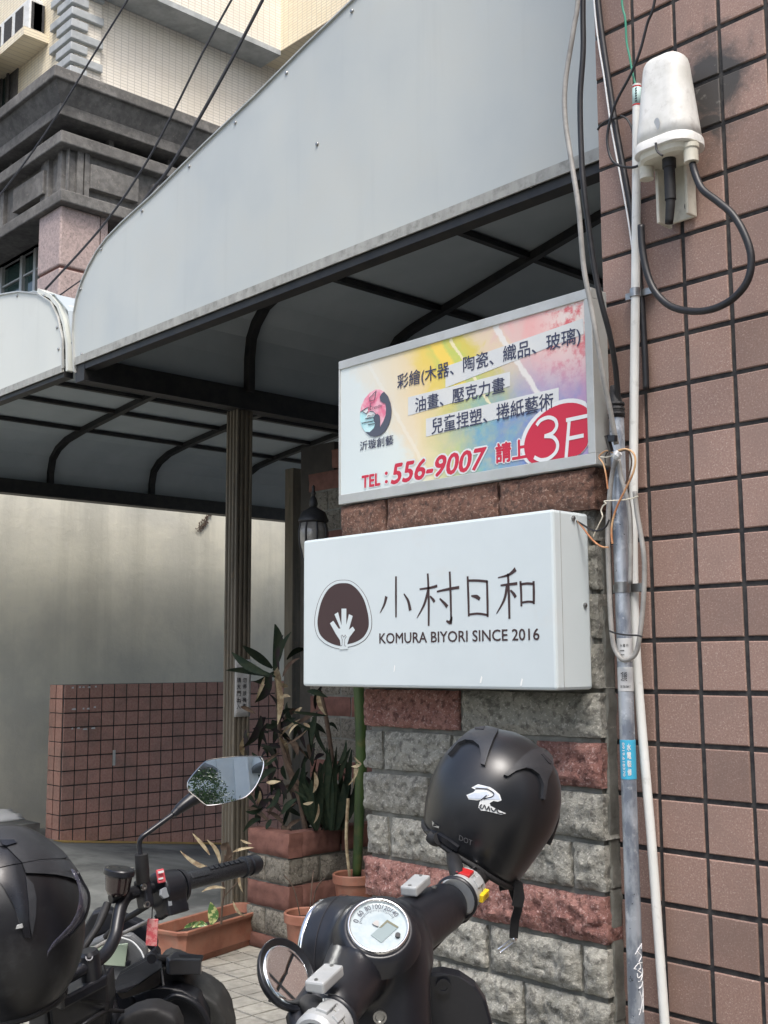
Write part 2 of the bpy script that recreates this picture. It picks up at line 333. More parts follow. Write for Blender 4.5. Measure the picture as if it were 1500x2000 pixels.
def art_mat():
    # watercolour print of the upper sign: hue runs along a slanted axis, blotched by noise
    m = bpy.data.materials.new('watercolour_print'); m.use_nodes = True; nt = m.node_tree; b = nt.nodes['Principled BSDF']
    a, c = PY(664, 970, 2.2), PY(1150, 590, 2.2); g = nt.nodes.new('ShaderNodeNewGeometry')
    sp = nt.nodes.new('ShaderNodeSeparateXYZ'); nt.links.new(g.outputs['Position'], sp.inputs[0])
    u = ramp(nt, sp.outputs['X'], a.x, c.x); v = ramp(nt, sp.outputs['Z'], a.z, c.z)
    def ma(op, x, y, z=None):
        k = nt.nodes.new('ShaderNodeMath'); k.operation = op
        for i, q in enumerate((x, y, z)):
            if q is None: continue
            if hasattr(q, 'links'): nt.links.new(q, k.inputs[i])
            else: k.inputs[i].default_value = q
        return k.outputs[0]
    n1 = noise_(nt, 9, 5, .6, dist=1.2); n2 = noise_(nt, 30, 6, .7)
    t = ma('MULTIPLY_ADD', v, .30, ma('MULTIPLY_ADD', u, 1.0, ma('MULTIPLY_ADD', n1, .26, -.24)))
    cr = nt.nodes.new('ShaderNodeValToRGB'); e = cr.color_ramp; e.interpolation = 'EASE'
    st = [(0, (.60,.70,.69)), (.22, (.66,.72,.68)), (.32, (.74,.62,.42)), (.46, (.74,.58,.32)), (.56, (.74,.56,.12)), (.66, (.50,.56,.12)),
          (.73, (.62,.52,.10)), (.81, (.66,.54,.38)), (.90, (.66,.46,.42)), (1, (.72,.38,.36))]
    e.elements[0].position = 0; e.elements[0].color = (*st[0][1], 1); e.elements[1].position = 1; e.elements[1].color = (*st[-1][1], 1)
    for p, c_ in st[1:-1]: q = e.elements.new(p); q.color = (*c_, 1)
    nt.links.new(t, cr.inputs[0]); col = cr.outputs[0]
    # lower part goes green to blue and violet, upper right goes orange to red and white
    low = mul(nt, ramp(nt, v, .78, .38), ramp(nt, u, .34, .60))
    c2 = nt.nodes.new('ShaderNodeValToRGB'); e = c2.color_ramp
    st = [(0, (.66,.60,.36)), (.33, (.60,.62,.16)), (.46, (.30,.50,.20)), (.60, (.16,.36,.46)), (.80, (.16,.24,.48)), (1, (.36,.26,.44))]
    e.elements[0].position = 0; e.elements[0].color = (*st[0][1], 1); e.elements[1].position = 1; e.elements[1].color = (*st[-1][1], 1)
    for p, c_ in st[1:-1]: q = e.elements.new(p); q.color = (*c_, 1)
    nt.links.new(ma('MULTIPLY_ADD', n1, .4, ma('ADD', u, -.2)), c2.inputs[0])
    col = mixc(nt, mul(nt, low, ramp(nt, n2, .25, .6, .6, 1)), col, c2.outputs[0])
    hi = mul(nt, ramp(nt, v, .45, .85), ramp(nt, u, .80, .92)); rd = mixc(nt, ramp(nt, n2, .47, .60), (.72,.62,.57), (.62,.13,.14))
    col = mixc(nt, hi, col, rd)
    d = ma('ADD', u, ma('MULTIPLY', v, .28))
    for pos, w, cc, am, v0, v1 in ((.72, .030, (.85,.60,.10), .9, .5, .75), (.955, .013, (.70,.68,.64), .9, .30, .38), (.78, .007, (.78,.70,.45), .9, .35, .45), (.42,.010,(.80,.74,.62),.5,.0,.1)):
        dd = ma('ABSOLUTE', ma('ADD', ma('MULTIPLY_ADD', n2, .03, d), -pos-.015), 0)
        col = mixc(nt, mul(nt, ramp(nt, dd, w, w*.6, 0, am), ramp(nt, v, v0, v1)), col, cc)
    wash = ramp(nt, u, .38, .04, 0, .8); col = mixc(nt, wash, col, (.60,.66,.66))
    nt.links.new(col, b.inputs['Base Color']); b.inputs['Roughness'].default_value = .4; return m
m_art = art_mat()
m_strip = mat('pale_text_strip', (.62,.63,.61), (.58,.60,.60), 12, rough=.45)
# ------------------------------------------------------------------ lettering
def text_mb(s, bold=0, res=3):
    cu = bpy.data.curves.new('t', 'FONT'); cu.body = s; cu.offset = bold; cu.resolution_u = res; cu.fill_mode = 'FRONT'
    o = bpy.data.objects.new('t', cu); link(o); dg = bpy.context.evaluated_depsgraph_get(); dg.update()
    me = bpy.data.meshes.new_from_object(o.evaluated_get(dg)); bpy.data.objects.remove(o)
    vs_ = [v.co.copy() for v in me.vertices]; fs = [tuple(p.vertices) for p in me.polygons]; bpy.data.meshes.remove(me)
    return vs_, fs
def text_on(s, fn, bold=0, slant=0, grow=0, out=None):   # fn maps (u, v) in 0..1 of the text's box to a point
    vs_, fs = text_mb(s); xs = [v.x for v in vs_]; ys = [v.y for v in vs_]; x0, x1, y0, y1 = min(xs), max(xs), min(ys), max(ys)
    if out is None: out = MB()
    w, h = x1-x0, y1-y0; sh = [(0, 0)]
    if bold: sh = [(0, 0)]+[(math.cos(a)*bold, math.sin(a)*bold) for a in (k*math.pi/(4 if bold > .05 else 2)+.4 for k in range(8 if bold > .05 else 4))]
    P0 = fn(.5, .5); nr = (fn(.51, .5)-P0).cross(fn(.5, .51)-P0).normalized()
    if nr.dot(CAMP-P0) < 0: nr = -nr
    for k, (a, c) in enumerate(sh): out.add([fn((v.x+a-x0)/w, (v.y+c-y0)/h)+nr*(.00003*k) for v in vs_], fs)
    return out
def rect_fn(a, b, y, slant=0):                 # a = lower-left pixel, b = upper-right pixel on the plane y
    A, B = PY(*a, y), PY(*b, y)
    return lambda u, v: V((A.x+(B.x-A.x)*u+slant*(v-.5)*(B.z-A.z), y, A.z+(B.z-A.z)*v))
# ================================================================== SETTING
def struct(name, mb, m, **k): return obj(name, mb, m, kind='structure', **k)
g = MB(); g.add([(-300,-300,-.9),(300,-300,-.9),(300,300,-.9),(-300,300,-.9)], [(0,1,2,3)]); struct('ground', g, m_asph)
g = MB(); g.bx(-5.38, 40, -30, 2.0, -.2, -.012); struct('street', g, m_asph)
XD = -5.38                                     # edge between paving and driveway
def drz(y): return 0 if y < 4.45 else -.118*(y-4.45)
g = MB(); ys = [-30, 0, 2, 4.0, 4.45, 4.6, 5, 6, 7, 8, 9.5, 12]
g.add([(x, y, drz(y)-.006) for y in ys for x in (-14, XD)]+[(x, y, -.8) for y in ys for x in (-14, XD)], [(2*i, 2*i+1, 2*i+3, 2*i+2) for i in range(len(ys)-1)]+[(0,1,25,24)])
struct('driveway', g, m_drive)
XW = -8.914
g = MB(); yy = [4.60, 5, 6, 7, 8, 9.5]
g.add([(x, y, drz(y)-.002+.0) for y in yy for x in (XW+.001, XW+.17)], [(2*i, 2*i+1, 2*i+3, 2*i+2) for i in range(len(yy)-1)])
struct('yellow_kerb_line', g, m_yline)
# paving of individual tiles
g = MB(); g.bx(XD, 6, -4, 5.6, -.14, -.008); pv = struct('pavement', g, m_pjoint, org=(-2, 0, 0)); ORG[pv.name] = V((-2, 0, 0))
TX, TY, JX, JY = .1216, .1425, .010, .010
cells = []
for i in range(-16, 60):
    for j in range(-50, 20):
        x, y = -4.027-TX*i if False else -4.027+TX*i, 3.05+TY*j
        if XD+.01 < x < 5.8 and -3.9 < y < 5.4: cells.append((x, y))
def vis(c):
    q = V((c[0], c[1], 0))-CAMP; d = q.dot(CF)
    if d < .2: return 9e9
    px, py = 750+FPX*q.dot(CR)/d, 1000-FPX*q.dot(CU)/d
    return max(0, 300-px)+max(0, px-560)+max(0, 1780-py)+max(0, py-2010)*.8
cells.sort(key=vis)
tm = []
for k in range(3):
    b = MB(); dz = .0006*k; b.bx(-TX/2+JX/2, TX/2-JX/2, -TY/2+JY/2, TY/2-JY/2, -.007, dz); me = mesh_from('paving_tile', b, m_pave); tm.append(me)
for k, (x, y) in enumerate(cells[:300]):
    o = inst('paving_tile', tm[k % 3], pv, (x+TX/2, y+TY/2, random.uniform(-.0012, .0012)), rot=(random.uniform(-.006,.006), random.uniform(-.006,.006), 0))
b = MB()
for x, y in cells[300:]:
    a = random.uniform(-.001, .001); b.bx(x+JX/2, x+TX-JX/2, y+JY/2, y+TY-JY/2, -.007, a)
obj('paving_tile', b, m_pave, pv, kind='stuff')
# ================================================================== NEAR TILED BUILDING (right)
YT, TP, TJ = 2.30, .11869, .0108               # face, tile pitch, joint
TX0 = -1.5445-TP; TZ0 = CH+1.47316             # left edge of the tiling; height of joint row 0
tb = thing('tiled_building', 'building wall of square speckled brown tiles with black joints, filling the right edge', 'building', (TX0, YT, 0))
b = MB(); b.bx(TX0+.004, 7, YT+.0045, 9, -.05, 9); obj('wall', b, m_grout, tb)
tms = []
def tile_mesh(w, h, t, m):
    b = MB(); e = .0022
    b.add([(-w/2, 0, -h/2), (w/2, 0, -h/2), (w/2, 0, h/2), (-w/2, 0, h/2), (-w/2, -t+e, -h/2), (w/2, -t+e, -h/2), (w/2, -t+e, h/2), (-w/2, -t+e, h/2),
           (-w/2+e, -t, -h/2+e), (w/2-e, -t, -h/2+e), (w/2-e, -t, h/2-e), (-w/2+e, -t, h/2-e)],
          [(0,1,5,4),(1,2,6,5),(2,3,7,6),(3,0,4,7),(4,5,9,8),(5,6,10,9),(6,7,11,10),(7,4,8,11),(8,9,10,11)])
    return mesh_from('tile', b, m)
tms = [tile_mesh(TP-TJ+d, TP-TJ+e, .005, m_tile) for d, e in ((0, 0), (.0012, -.001), (-.0012, .001), (0, -.0015))]
tl = [(i, j) for i in range(0, 60) for j in range(-34, 13)]
def tvis(c):
    x, z = TX0+(c[0]+.5)*TP, TZ0-(c[1]*-1-.5)*TP
    return max(0, c[0]-3.2)*2+max(0, (z-2.95)/TP)+max(0, (.6-z)/TP)
tl.sort(key=tvis)
rest = MB()
for k, (i, j) in enumerate(tl):
    x, z = TX0+(i+.5)*TP, TZ0+(j+.5)*TP
    if z < .03 or z > 6: continue
    if k < 300:
        inst('tile', tms[random.randrange(4)], tb, (x, YT+.0045, z), rot=(random.uniform(-.004,.004), random.uniform(-.006,.006), random.uniform(-.006,.006)))
    else:
        h = (TP-TJ)/2; rest.bx(x-h, x+h, YT, YT+.004, z-h, z+h)
obj('tile', rest, m_tile, tb, kind='stuff')
# ================================================================== BRICK PILLAR
YP = 2.235
def block(x0, x1, z0, z1, yf, yb, seed, amp=.011, nx=None, nz=7, ends=True):
    nx = nx or max(5, int((x1-x0)/.0085)); nz = nz if nz != 7 else 13; b = MB(); rnd = random.Random(seed)
    def n(x, z, s=0): return mnoise.noise(V((x*11+seed*3.1, s, z*15)))*.75+mnoise.noise(V((x*33+seed, s, z*38)))*.6+mnoise.noise(V((x*80, s+seed, z*80)))*.5+mnoise.noise(V((x*170, s+seed, z*170)))*.3
    cx, cz = (x0+x1)/2, (z0+z1)/2
    fr = []
    for j in range(nz+1):
        for i in range(nx+1):
            u, v = i/nx, j/nz; x, z = x0+(x1-x0)*u, z0+(z1-z0)*v
            e = min(min(u*(x1-x0), (1-u)*(x1-x0)), min(v, 1-v)*(z1-z0))
            pr = min(1, e/.02); y = yf+.012*(1-pr)-amp*n(x, z)*(.45+.55*pr)-.004
            if e < .001:
                x += .0035*n(x, z, 5); z += .0028*n(x, z, 9)
                if ends and (i == 0 or i == nx): x += .006*n(x, z, 13)
            fr.append((x, y, z))
    idx = lambda i, j: j*(nx+1)+i
    fs = [(idx(i, j), idx(i+1, j), idx(i+1, j+1), idx(i, j+1)) for j in range(nz) for i in range(nx)]
    per = [idx(i, 0) for i in range(nx)]+[idx(nx, j) for j in range(nz)]+[idx(i, nz) for i in range(nx, 0, -1)]+[idx(0, j) for j in range(nz, 0, -1)]
    base = len(fr); back = [(fr[p][0], yb, fr[p][2]) for p in per]; m_ = len(per)
    fs += [(per[(k+1) % m_], per[k], base+k, base+(k+1) % m_) for k in range(m_)]+[tuple(base+k for k in range(m_))]
    return b.add(fr+back, fs)
pil = thing('brick_pillar', 'rough pillar of grey and red split-face blocks carrying both signboards, behind the scooter', 'pillar', (-2.1, YP, 0))
ZPT = PY(664, 988, 2.2).z-.1
PXL, PXR = PY(709, 1450, YP).x, PY(1172, 1500, YP).x
b = MB(); b.bx(PXL+.02, -1.667, YP+.016, 2.62, 0, ZPT); obj('mortar', b, m_mortar, pil)
zr = [PY(708, y, YP).z for y in (1422, 1503, 1588, 1668)]; pitch = (zr[0]-zr[3])/3; z_top = zr[0]
X = lambda px, py: PY(px, py, YP).x
G, Rd = 'g', 'r'
rows = {  # row 0 lies above z_top; colours and joints read from the photograph
 -4: ([.34, .70], [G, G, G]), -3: ([.18, .55], [G, G, G]), -2: ([.3, .66], [G, G, G]), -1: ([.12, .52], [G, G, G]),
 0: ([(905-709)/490], [Rd, G]), 1: ([.075, .36, .70], [G, G, G, Rd]), 2: ([.27, .66], [G, G, G]), 3: ([.10, .44, .85], [G, G, G, G]),
 4: ([.42], [Rd, Rd]), 5: ([.12, .50, .88], [G, G, G, G]), 6: ([.30, .64], [G, G, G]), 7: ([.10, .46, .86], [G, G, G, G]), 8: ([.36, .7], [G, Rd, G]),
 9: ([.15, .5, .85], [G, G, G, G]), 10: ([.3, .7], [G, G, G]), 11: ([.5], [Rd, Rd])}
def frac_x(f):                                  # fraction of the picture width between the pillar's edges -> x
    return PY(709+(1180-709)*f, 1500, YP).x
for k in range(6): obj('mortar', block(PXR+.003, -1.668, ZPT/6*k, ZPT/6*(k+1), YP+.016, 2.30, 300+k, amp=.012), m_mortar, pil, smooth=True, sharp=.9)
sd = 1
for r, (js, cs) in rows.items():
    z1 = z_top-(r-1)*pitch; z0 = z1-pitch
    if z0 < -.02: continue
    xs = [PXL+random.uniform(-.012, .012) if r != 0 else PXL-.005]+[frac_x(f) for f in js]+[PXR]
    for k, c in enumerate(cs):
        obj('brick', block(xs[k]+(.0065 if k else 0), xs[k+1]-(.0065 if k < len(cs)-1 else 0), z0+.0065, z1-.0065, YP, YP+.09, sd, amp=.0145),
            m_blkgry if c == G else m_blkred, pil, smooth=True, sharp=.9); sd += 1
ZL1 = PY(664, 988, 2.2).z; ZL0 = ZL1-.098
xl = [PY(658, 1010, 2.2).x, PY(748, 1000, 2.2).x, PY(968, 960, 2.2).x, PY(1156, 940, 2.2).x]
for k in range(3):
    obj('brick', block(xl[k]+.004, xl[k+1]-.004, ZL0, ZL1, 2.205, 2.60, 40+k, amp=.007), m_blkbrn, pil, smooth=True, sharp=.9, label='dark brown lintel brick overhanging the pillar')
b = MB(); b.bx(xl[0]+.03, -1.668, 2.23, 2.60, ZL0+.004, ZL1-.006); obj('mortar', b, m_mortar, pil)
# ================================================================== UPPER SIGN
YS = 2.20
a, c = PY(663, 986, YS), PY(1150, 563, YS)
sx0, sx1, sz0, sz1 = a.x, -1.617, a.z, c.z
sg = thing('signboard', 'rainbow watercolour signboard for painting classes in an aluminium frame, on top of the brick pillar', 'sign', ((sx0+sx1)/2, YS+.03, sz0))
b = MB(); b.bx(sx0+.004, sx1-.004, YS+.004, YS+.06, sz0+.004, sz1-.004); obj('box', b, m_alu, sg)
fw = .026
for nm, bb in (('frame_bar', (sx0, sx1, sz1-fw, sz1)), ('frame_bar', (sx0, sx1, sz0, sz0+.028)), ('frame_bar', (sx0, sx0+.006, sz0+.028, sz1-fw)), ('frame_bar', (sx1-.022, sx1, sz0+.028, sz1-fw))):
    b = MB(); b.bx(bb[0], bb[1], YS-.004, YS+.058, bb[2], bb[3]); obj(nm, b, m_alu, sg, bevel=.0015)
b = MB(); b.bx(sx0+.006, sx1-.022, YS, YS+.01, sz0+.028, sz1-fw); pn = obj('printed_panel', b, m_art, sg)
Y1, Y2, Y3, Y4 = YS-.0008, YS-.0016, YS-.0024, YS-.0032
def quad(pts, y, m, name='pale_strip', par=sg):
    b = MB(); b.prism([V((PY(*p, y).x, y, PY(*p, y).z)) for p in pts], (0, .0006, 0)); return obj(name, b, m, par)
quad([(870,757),(1140,652),(1138,622),(870,716)], Y1, m_strip)
quad([(797,812),(996,754),(996,726),(797,776)], Y1, m_strip)
quad([(832,853),(1091,788),(1091,757),(832,818)], Y1, m_strip)
def lettering(s, ll, ur, m, y=Y2, bold=.008, slant=0, halo=None, par=sg, name='lettering'):
    if halo: obj(name+'_outline', text_on(s, rect_fn(ll, ur, y+.0005, slant), bold=halo), m_pwhite, par)
    return obj(name, text_on(s, rect_fn(ll, ur, y, slant), bold=bold), m, par)
lettering('彩繪(木器、陶瓷、織品、玻璃)', (776, 765), (1133, 636), m_navy)
lettering('油畫、壓克力畫', (811, 806), (985, 735), m_navy)
lettering('兒童捏塑、捲紙藝術', (843, 849), (1080, 765), m_navy)
lettering('沂璇創藝', (703, 881), (768, 849), m_navy)
lettering('TEL', (707, 953), (742, 924), m_red, bold=.035, slant=.02, halo=.08)
lettering(':', (752, 944), (757, 921), m_red, bold=.01, halo=.06)
lettering('556-9007', (767, 945), (946, 874), m_red, bold=.028, slant=.25, halo=.085)
lettering('請上', (969, 905), (1029, 856), m_red, bold=.035, halo=.09)
# red oval with 3F
def oval(cx, cy, rx, ry, ang, y, m, name, par, n=48, clip=None):
    pts = []
    for k in range(n):
        t = 2*math.pi*k/n; x, z = rx*math.cos(t), ry*math.sin(t)
        px, py = cx+x*math.cos(ang)+z*math.sin(ang), cy-x*math.sin(ang)+z*math.cos(ang); q = PY(px, py, y)
        if clip is not None and q.z < clip: q.z = clip
        if q.x > sx1-.0225 and par is sg: q.x = sx1-.0225
        pts.append(V((q.x, y, q.z)))
    b = MB(); b.add(pts, [tuple(range(n))]); return obj(name, b, m, par)
oval(1091, 848, 84, 58, math.radians(40), Y2, m_pwhite, 'oval_outline', sg, clip=sz0+.0285)
oval(1092, 851, 77, 54, math.radians(40), Y3, m_red, 'red_oval', sg, clip=sz0+.0285)
THREE_F = True
# round logo
m_lpink = mat('pink_print', (.70,.17,.27), (.78,.45,.52), 30, rough=.45); m_lcyan = mat('aqua_print', (.40,.72,.74), (.55,.78,.80), 30, rough=.45); m_lgrey = mat('slate_print', (.075,.085,.115), rough=.5)
def zl(x, y): return (690+x/12.5, 740+y/12.5)
def lp(pts, y, m, name):
    b = MB(); b.prism([V((PY(*zl(*p), y).x, y, PY(*zl(*p), y).z)) for p in pts], (0, .0004, 0)); return obj(name, b, m, sg)
lp([(170,820),(160,1000),(200,1150),(290,1290),(400,1390),(520,1420),(650,1385),(770,1280),(860,1130),(920,950),(935,760),(910,600),(850,430),(750,310),(640,260),(540,260),(400,340),(280,480),(200,640)], Y1, m_lpink, 'logo_disc')
lp([(170,820),(160,1000),(200,1150),(290,1290),(400,1310),(480,1260),(560,1080),(520,850),(430,790),(330,860),(220,790)], Y2, m_lcyan, 'logo_wave')
lp([(290,1290),(400,1390),(520,1420),(650,1385),(770,1280),(860,1130),(920,950),(935,760),(910,600),(850,430),(750,310),(690,360),(645,440),(660,540),(720,580),(780,600),(800,720),(790,880),(740,1020),(650,1180),(655,1020),(640,900),(590,850),(520,880),(490,950),(500,1040),(540,1080),(500,1200),(400,1300)], Y3, m_lgrey, 'logo_swirl')
lp([(330,860),(430,800),(530,830),(530,880),(460,915),(330,950)], Y3, m_pwhite, 'logo_cloud')
lp([(215,790),(350,700),(360,790),(320,850)], Y3, m_pwhite, 'logo_cloud')
for pts in ([(170,810),(350,690),(385,690)],[(400,790),(480,790),(545,860)],[(290,970),(500,940)],[(200,1080),(490,1020)],[(360,1115),(530,1085)],[(560,290),(390,470),(400,540),(520,510),(550,300)],[(420,590),(400,760)],[(360,790),(320,855),(225,795)]):
    b = MB()
    b.tube([V((PY(*zl(*p), Y4).x, Y4, PY(*zl(*p), Y4).z)) for p in pts], .0011, 4); obj('logo_line', b, m_lgrey, sg)
def fn_l(a_, b_):
    return rect_fn(zl(*a_), zl(*b_), Y4, .2)
obj('logo_lettering', text_on('Creativ', fn_l((395, 760), (700, 600))), m_lgrey, sg)
obj('logo_lettering', text_on('Art', fn_l((340, 930), (500, 850))), m_lgrey, sg)
def flat_stroke(pts, w, out, y):
    P_ = [PY(*p, y) for p in pts]; n = len(P_); q = []
    for i in range(n-1):
        for k in range(6):
            t = k/6; p0, p1, p2, p3 = P_[max(i-1,0)], P_[i], P_[i+1], P_[min(i+2,n-1)]
            q.append(.5*((2*p1)+(p2-p0)*t+(2*p0-5*p1+4*p2-p3)*t*t+(3*p1-p0-3*p2+p3)*t**3) if n > 2 else p1+(p2-p1)*t)
    q.append(P_[-1]); L_, R_ = [], []
    for i in range(len(q)):
        d = (q[min(i+1, len(q)-1)]-q[max(i-1, 0)]).normalized(); o_ = V((-d.z, 0, d.x))*w/2; L_.append(q[i]+o_); R_.append(q[i]-o_)
    m_ = len(q); out.add(L_+R_, [(i, i+1, m_+i+1, m_+i) for i in range(m_-1)]); return out
def zs(l): return [(640+x/2.5, 540+y/2.5) for x, y in l]
b = MB(); flat_stroke(zs([(1020,727),(1040,702),(1078,688),(1110,700),(1118,732),(1098,764),(1060,780)]), .0095, b, Y4)
obj('lettering', b, m_pwhite, sg)
b = MB(); flat_stroke(zs([(1058,780),(1100,784),(1122,815),(1115,855),(1080,888),(1040,896),(1008,882)]), .0095, b, Y4-.0002); obj('lettering', b, m_pwhite, sg)
for k, l_ in enumerate(([(1180,695),(1164,884)], [(1164,702),(1268,680)], [(1172,792),(1250,776)])):
    b = MB(); flat_stroke(zs(l_), .0095, b, Y4-.0001*k); obj('lettering', b, m_pwhite, sg)
# ================================================================== LOWER SIGN
YK = PY(1086, 1347, 2.08).y
a, c = PY(591, 1340, YK), PY(1079, 994, YK); kx0, kx1 = a.x, c.x; kz0, kz1 = a.z, c.z
kg = thing('light_box_sign', 'white acrylic light box sign with brown leaf emblem and Japanese name, below the rainbow signboard', 'sign', ((kx0+kx1)/2, YK+.07, kz0))
b = MB(); b.bx(kx0, kx1, YK, YK+.135, kz0, kz1); obj('box', b, m_white, kg, bevel=.007)
b = MB(); b.bx(kx1-.0002, kx1+.0008, YK+.026, YK+.028, kz0+.002, kz1-.002); obj('panel_seam', b, m_silver, kg)
b = MB(); b.bx(kx0+.02, kx1-.02, YK+.13, YP+.03, kz0+.02, kz1-.02); obj('back_plate', b, m_alu, kg)
K1, K2, K3 = YK-.0008, YK-.0014, YK-.002
def kt(s, ll, ur, bold=0): return obj('lettering', text_on(s, rect_fn(ll, ur, K1), bold=bold), m_brown, kg)
# brush-like characters drawn as tapered strokes (x, y in picture pixels)
def stroke(pts, ws, out):
    P_ = [PY(*p, K1) for p in pts]; n = len(P_); L_, R_ = [], []
    q, w = [], []
    for i in range(n-1):
        for k in range(5):
            t = k/5; p0, p1, p2, p3 = P_[max(i-1,0)], P_[i], P_[i+1], P_[min(i+2,n-1)]
            q.append(.5*((2*p1)+(p2-p0)*t+(2*p0-5*p1+4*p2-p3)*t*t+(3*p1-p0-3*p2+p3)*t**3)); w.append(ws[i]*(1-t)+ws[i+1]*t)
    q.append(P_[-1]); w.append(ws[-1])
    for i in range(len(q)):
        d = (q[min(i+1, len(q)-1)]-q[max(i-1, 0)]).normalized(); s_ = V((-d.z, 0, d.x))*w[i]*.00105
        L_.append(q[i]+s_); R_.append(q[i]-s_)
    m_ = len(q); out.add(L_+R_, [(i, i+1, m_+i+1, m_+i) for i in range(m_-1)])
def ch(strokes):
    b = MB()
    for pts, ws in strokes: stroke(pts, ws, b)
    obj('lettering', b, m_brown, kg)
def z2(l): return [(560+x/2.143, 980+y/2.143) for x, y in l]
ch([(z2([(457,312),(457,400),(457,484)]), [3,3.4,2.6]), (z2([(417,396),(408,430),(390,466)]), [5,3.5,1]), (z2([(490,385),(508,415),(517,455)]), [1.5,4,5])])
ch([(z2([(590,300),(594,400),(594,520)]), [3,3.6,3]), (z2([(556,366),(600,360),(630,352)]), [2,3,3.5]), (z2([(592,370),(575,430),(545,486)]), [4,3.5,1]), (z2([(600,395),(614,412),(618,420)]), [2,4,4]),
    (z2([(628,376),(680,365),(722,358)]), [2,3.4,3.6]), (z2([(682,292),(686,400),(688,512)]), [3,3.4,2.5]), (z2([(690,480),(684,505),(668,498)]), [3,5,2]), (z2([(640,405),(660,425),(672,440)]), [2,4,5])])
ch([(z2([(757,312),(760,400),(762,480)]), [3,3.4,2.8]), (z2([(757,330),(800,330),(841,334)]), [2.8,3,3]), (z2([(838,332),(840,410),(841,482)]), [3,3.4,3]), (z2([(762,472),(800,468),(841,474)]), [2.4,2.6,2.6]), (z2([(772,394),(795,398),(808,408)]), [1.5,5,4])])
ch([(z2([(958,282),(930,305),(884,318)]), [5.5,3,1.2]), (z2([(895,350),(930,346),(965,342)]), [2,3,3.4]), (z2([(926,300),(930,400),(932,490)]), [3,3.6,3]), (z2([(922,352),(910,410),(878,468)]), [4,3.4,1]), (z2([(936,370),(950,386),(958,400)]), [2,4,4]),
    (z2([(978,332),(981,380),(982,438)]), [3,3.2,2.6]), (z2([(978,346),(1005,342),(1034,344)]), [2.5,2.8,2.8]), (z2([(1033,332),(1034,380),(1034,428)]), [3,3.4,3]), (z2([(984,422),(1010,418),(1034,420)]), [2.2,2.5,2.4])])
kt('KOMURA BIYORI SINCE 2016', (741, 1257), (1053, 1227), bold=.012)
def z5(l): return [(400+x/4, 900+y/4) for x, y in l]
def kp(l, y, m, name):
    b = MB(); b.prism([V((PY(*p, y).x, y, PY(*p, y).z)) for p in z5(l)], (0, .0004, 0)); return obj(name, b, m, kg)
blob = [(1085,955),(1140,965),(1195,1010),(1240,1080),(1266,1160),(1280,1240),(1276,1310),(1240,1375),(1180,1415),(1112,1433),(1088,1436),(1056,1446),(1000,1432),(940,1400),(897,1350),(880,1270),(890,1180),(915,1090),(960,1010),(1020,965)]
def grow(l, d):
    cx, cy = sum(p[0] for p in l)/len(l), sum(p[1] for p in l)/len(l)
    return [(x+(x-cx)/math.hypot(x-cx, y-cy)*d, y+(y-cy)/math.hypot(x-cx, y-cy)*d) for x, y in l]
def smooth2(l, n=4):
    o_ = []
    for i in range(len(l)):
        p0, p1, p2, p3 = [V((*l[(i+k) % len(l)], 0)) for k in (-1, 0, 1, 2)]
        for k in range(n):
            t = k/n; q = .5*((2*p1)+(p2-p0)*t+(2*p0-5*p1+4*p2-p3)*t*t+(3*p1-p0-3*p2+p3)*t**3); o_.append((q.x, q.y))
    return o_
blob = smooth2(blob)
kp(grow(blob, 25), K1, m_brown, 'emblem_outline'); kp(grow(blob, 21.5), K1-.0003, m_white, 'emblem_gap')
kp(blob, K2, m_brown, 'emblem')
kp([(1050,1475),(1062,1446),(1055,1400),(1022,1350),(978,1270),(1003,1250),(1045,1312),(1060,1310),(1013,1200),(1040,1183),(1068,1290),(1068,1155),(1105,1155),(1105,1285),(1126,1198),(1155,1212),(1125,1320),(1155,1296),(1172,1322),(1130,1378),(1112,1433),(1120,1470)], K3, m_white, 'emblem_hand')
b = MB()
for s_ in ([(1062,1450),(1072,1440),(1074,1395),(1064,1372),(1074,1360),(1085,1378)], [(1100,1450),(1092,1440),(1092,1395),(1106,1375),(1097,1360),(1085,1378)]):
    b.tube([PY(*p, K3-.0003) for p in z5(s_)], .0007, 4)
obj('emblem_line', b, m_brown, kg)
mat_scr = mat('bare_white_scrape', (.85,.86,.84), rough=.5)
for x, y, w in ((770, 1306, 3), (939, 1328, 5), (1018, 1333, 5)):          # scraped white spots
    b = MB(); q = PY(x, y, K1); a_ = .0010*w; b.prism([q+V((-a_*.8, 0, -.008)), q+V((a_*.2, 0, -.007)), q+V((a_, 0, .006)), q+V((a_*.4, 0, .010)), q+V((-a_*.3, 0, .002))], (0, .0004, 0)); obj('scrape', b, mat_scr, kg)
for p in ((1143, 1182), (1120, 1012)):
    q = PL(*p, 0, kx1+.002); b = MB(); b.lathe([(.006, -.003), (.006, .002), (.003, .004), (1e-5, .004)], q, (1, 0, 0), 10); obj('screw', b, m_steel, kg, smooth=True, sharp=.6)
